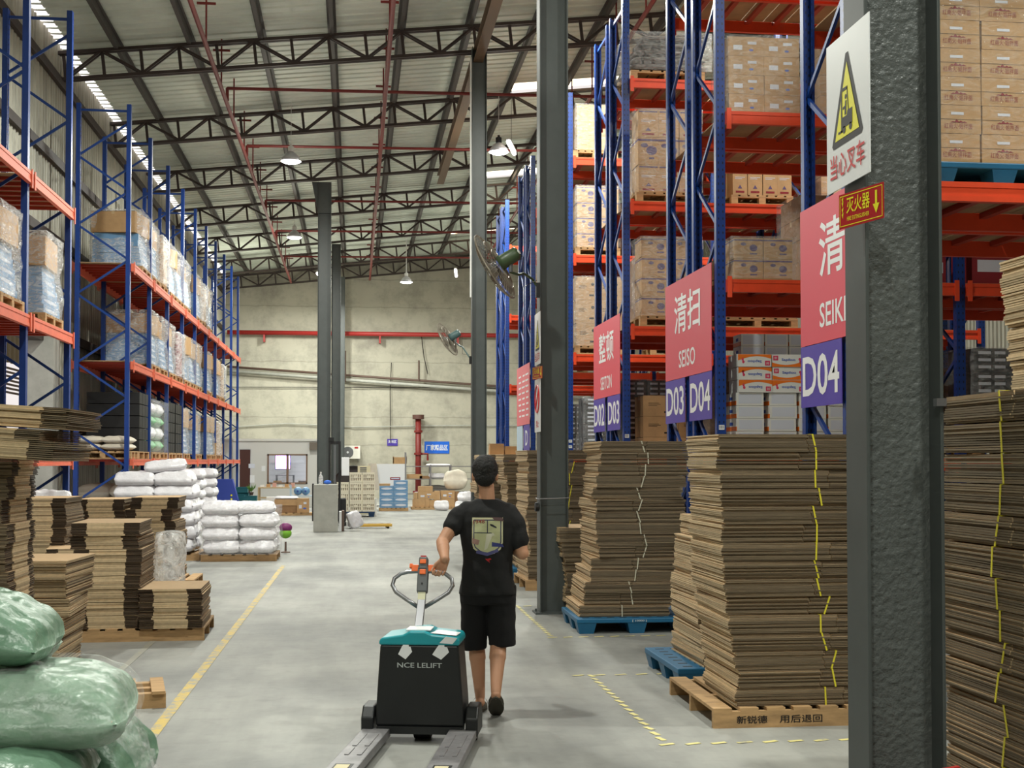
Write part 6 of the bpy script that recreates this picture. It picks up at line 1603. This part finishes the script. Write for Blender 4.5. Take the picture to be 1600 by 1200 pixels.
x, y = at(712, 45.2); sack((x, y + .1, .62), 0, (.85, .5, .75), 'big wrapped cream bundle above the cartons left of the head of the man', 'sack_beige', seed=3, lumps=1.2, name='wrapped_bundle', cat='bundle')
tag(MB().box(-.4, .4, -.22, .22, 0, .62).build('low_table', M['steel'], None, (x, y + .1, 0)), 'low metal table under the wrapped cream bundle', 'table')
for i, (px, zz) in enumerate(((690, .0), (724, .0), (728, .30), (733, .0))):
    xx, yy = at(px, 43.6); sack((xx, yy, zz), R(20 * i), (.5, .4, .34), 'crumpled white plastic bag, %s of four near the wrapped bundle' % nth(i), lumps=1.6, name='plastic_bag', cat='bag', group='white plastic bags')
# stacker behind the plinth
x, y = at(523, 33.5); o = thing('stacker_truck', 'tall black stacker mast with a white cover behind the concrete block', 'stacker', (x, y, 0))
for s in (-1, 1): MB().box(s * .13 - .03, s * .13 + .03, -.04, .04, .05, 2.2).build('mast_rail', M['black'], o)
MB().box(-.13, .13, -.03, .03, 2.12, 2.2).box(-.16, -.02, -.05, .05, 2.2, 2.3).build('mast_head', M['black'], o)
MB().box(-.02, .03, -.02, .02, .3, 2.1).build('chain', M['grey'], o)
MB().box(.18, .38, -.1, .1, 1.3, 1.78).build('cover', M['sign_white'], o, bevel=.01)
MB().box(-.3, .3, .05, .5, .1, .7).build('body', M['black'], o, bevel=.02)
for s in (-1, 1): MB().box(s * .25 - .06, s * .25 + .06, -.35, .1, .02, .1).build('leg', M['black'], o)
# hand pallet truck, board and bag right of the plinth
x, y = at(583, 31.9); o = thing('hand_pallet_truck', 'yellow hand pallet truck fork lying low on the floor right of the concrete block', 'pallet truck', (x, y, 0), R(3))
M['tr_yellow'] = mat('truck_yellow', srgb(206, 164, 70), .5)
for s in (0, 1): MB().box(-.52, .48, s * .38, s * .38 + .15, .05, .12).build('fork', M['tr_yellow'] if s == 0 else M['fork_grey'], o, bevel=.01)
MB().box(-.6, -.5, 0, .53, .05, .2).build('crosshead', M['fork_grey'], o)
for s in (0, 1): MB().tube([(.38, s * .38 + .02, .035), (.38, s * .38 + .13, .035)], .035, 12).build('roller', M['rubber'], o)
x, y = at(535, 31.0); o = thing('leaning_board', 'brown and white board leaning upright against the right side of the concrete block', 'board', (x, y, 0)); MB().box(-.07, -.01, -.25, .25, 0, .47).build('white_half', M['sign_white'], o); MB().box(-.01, .05, -.25, .25, 0, .49).build('brown_half', M['pipe_brown'], o)
x, y = at(546, 30.9); sack((x - .03, y - .05, .215), R(10), (.42, .3, .34), 'white plastic bag slumped beside the leaning board', lumps=1.4, name='plastic_bag', cat='bag', tilt=(0, R(70)))
# things before the office
def bx_(px, d, w, dpt, z0, z1, m_, name, label, cat, rz=0):
    x, y = at(px, d); o = MB().box(-w / 2, w / 2, -dpt / 2, dpt / 2, z0, z1).build(name, M[m_], None, (x, y, 0), (0, 0, rz), bevel=.006); return tag(o, label, cat)
M['teal'] = mat('teal_plastic', srgb(20, 104, 112), .5); M['royal'] = mat('royal_blue', srgb(52, 74, 170), .5)
x, y = at(358, 40); o = thing('blue_hopper', 'royal blue slanted steel bin with yellow spots beyond the white sacks', 'bin', (x, y, 0))
MB().prism([(-.34, .45), (.3, .1), (.3, .45), (.12, 1.12), (-.34, 1.12)], -.2, .2, 0, Matrix.Rotation(R(90), 4, 'X')).build('tub', M['royal'], o)
for i in range(3): MB().lathe([(0, 0), (.03, 0), (.03, .01), (0, .01)], 10, 0, Matrix.Translation((.1, -.21, .62 - i * .12)) @ Matrix.Rotation(R(90), 4, 'X')).build('yellow_spot', M['sign_yellow'], o)
for s in (-1, 1): MB().box(s * .2 - .03, s * .2 + .03, -.15, .15, 0, .5).build('leg', M['royal'], o)
def crate_open(px, d, z, w, h, m_, label):
    x, y = at(px, d); k = MB(); t_ = .02
    k.box(-w / 2, w / 2, -.2, -.2 + t_, 0, h).box(-w / 2, w / 2, .2 - t_, .2, 0, h).box(-w / 2, -w / 2 + t_, -.18, .18, 0, h).box(w / 2 - t_, w / 2, -.18, .18, 0, h).box(-w / 2, w / 2, -.2, .2, 0, .02).box(-w / 2 - .01, w / 2 + .01, -.21, -.2, h - .03, h)
    return tag(k.build('plastic_crate', M[m_], None, (x, y, z)), label, 'crate')
crate_open(379, 41, 0, .42, .32, 'teal', 'teal plastic crate on the floor right of the blue bin'); crate_open(379, 41, .325, .42, .32, 'teal', 'teal plastic crate stacked on another right of the blue bin'); crate_open(379, 41, .65, .36, .2, 'teal', 'topmost teal crate right of the blue bin')
crate_open(392, 40.5, 0, .44, .36, 'teal', 'teal plastic crate standing alone before the office'); crate_open(392, 40.5, .365, .4, .22, 'teal', 'teal plastic crate on the one before the office')
crate_open(404, 39, 0, .34, .26, 'pipe_bright', 'red plastic crate on the floor before the office')
x, y = at(393, 40.5); o = thing('potted_plant', 'small green potted plant on the teal crates before the office', 'plant', (x, y, .6)); MB().lathe([(.05, 0), (.08, .1), (0, .1)], 12).build('pot', M['pipe_brown'], o)
k = MB()
for i in range(16):
    a = i * 2.4; k.add([(0, 0, .1), (.10 * math.cos(a) - .02, .10 * math.sin(a), .22), (.16 * math.cos(a), .16 * math.sin(a), .25 + .06 * (i % 3)), (.10 * math.cos(a) + .02, .10 * math.sin(a), .24)], [(0, 1, 2, 3)])
k.build('leaves', mat('leaf', srgb(96, 140, 60), .6), o)
x, y = at(434, 42.5); o = thing('packing_table', 'pale wooden packing table with slatted front before the office window', 'table', (x, y, 0))
MB().box(-.62, .62, -.3, .3, .78, .82).build('top', M['tape'], o)
for sx in (-.6, .6):
    for sy in (-.27, .27): MB().box(sx - .025, sx + .025, sy - .025, sy + .025, 0, .78).build('leg', M['tape'], o)
MB().box(-.6, .6, -.29, -.27, .45, .5).box(-.6, .6, -.29, -.27, .2, .25).build('rail', M['tape'], o)
for i in range(6):
    w = .12; tag(MB().box(-w / 2, w / 2, -.08, .08, 0, .07 + .03 * (i % 3)).build('small_box', M[('sign_white', 'kraft', 'pinkp')[i % 3]] if i % 3 < 2 else mat('pinkish', srgb(206, 160, 150), .6), None, (x - .5 + i * .2, y, .821)), 'small packet on the packing table, %s from the left' % nth(i), 'packet', 'packets on the packing table')
crt = (('open kraft carton with white papers on top before the office', 448, 39.8, .66, .42, .18), )
x, y = at(448, 39.8); wood_pallet((x + .35, y + .1, 0), 0, 1.5, .7, 'long low wooden pallet before the office', .08)
tag(MB().box(-.34, .34, -.2, .2, 0, .22).build('dark_box', M['kraft_dark'], None, (x, y + .1, .082)), 'dark brown carton under the open paper-topped one', 'box')
tag(MB().box(-.36, .36, -.22, .22, 0, .19).build('kraft_carton', M['kraft'], None, (x, y + .1, .303)), 'open kraft carton full of papers before the office', 'box')
sack((x, y + .1, .495), 0, (.74, .4, .10), 'loose white papers on the open kraft carton', lumps=1.5, name='papers', cat='papers')
carton((at(474, 39.8)[0], at(474, 39.8)[1] + .1, .082), (.36, .36, .44), 'text', 'upright kraft carton with orange print beside the open one')
for i in range(2):
    x, y = at(466 + i * 12, 41.6); o = thing('water_bottle', 'large blue water cooler bottle lying on the rack, %s one' % ('left', 'right')[i], 'bottle', (x, y, .58), 0, 'water bottles')
    MB().lathe([(0, -.2), (.12, -.19), (.13, -.15), (.13, .12), (.1, .18), (.03, .22), (0, .22)], 18, 0, Matrix.Translation((0, 0, .13)) @ Matrix.Rotation(R(90), 4, 'X')).build('bottle_body', M['tray'], o, smooth=True)
    MB().lathe([(0, .2), (.03, .2), (.03, .24), (0, .24)], 10, 0, Matrix.Translation((0, 0, .13)) @ Matrix.Rotation(R(90), 4, 'X')).build('cap', M['royal'], o)
x, y = at(474, 41.6); o = thing('bottle_rack', 'pale metal rack with blue bottles before the office', 'rack', (x, y, 0)); MB().box(-.42, .42, -.22, .22, .54, .57).build('shelf', M['tray_pale'], o)
for sx in (-.4, .4):
    for sy in (-.2, .2): MB().box(sx - .02, sx + .02, sy - .02, sy + .02, 0, .9).build('post', M['tray_pale'], o)
bx_(424, 40.6, .28, .3, 0, .55, 'sign_white', 'white_cabinet', 'small white cabinet standing before the packing table', 'cabinet')
bx_(413, 40.2, .16, .3, 0, .42, 'tr_yellow', 'yellow_stool', 'small yellow stool left of the white cabinet', 'stool')
bx_(489.5, 36, .05, .2, 0, 1.05, 'ink', 'dark_pole_stand', 'dark narrow stand at the left side of the concrete block', 'stand')
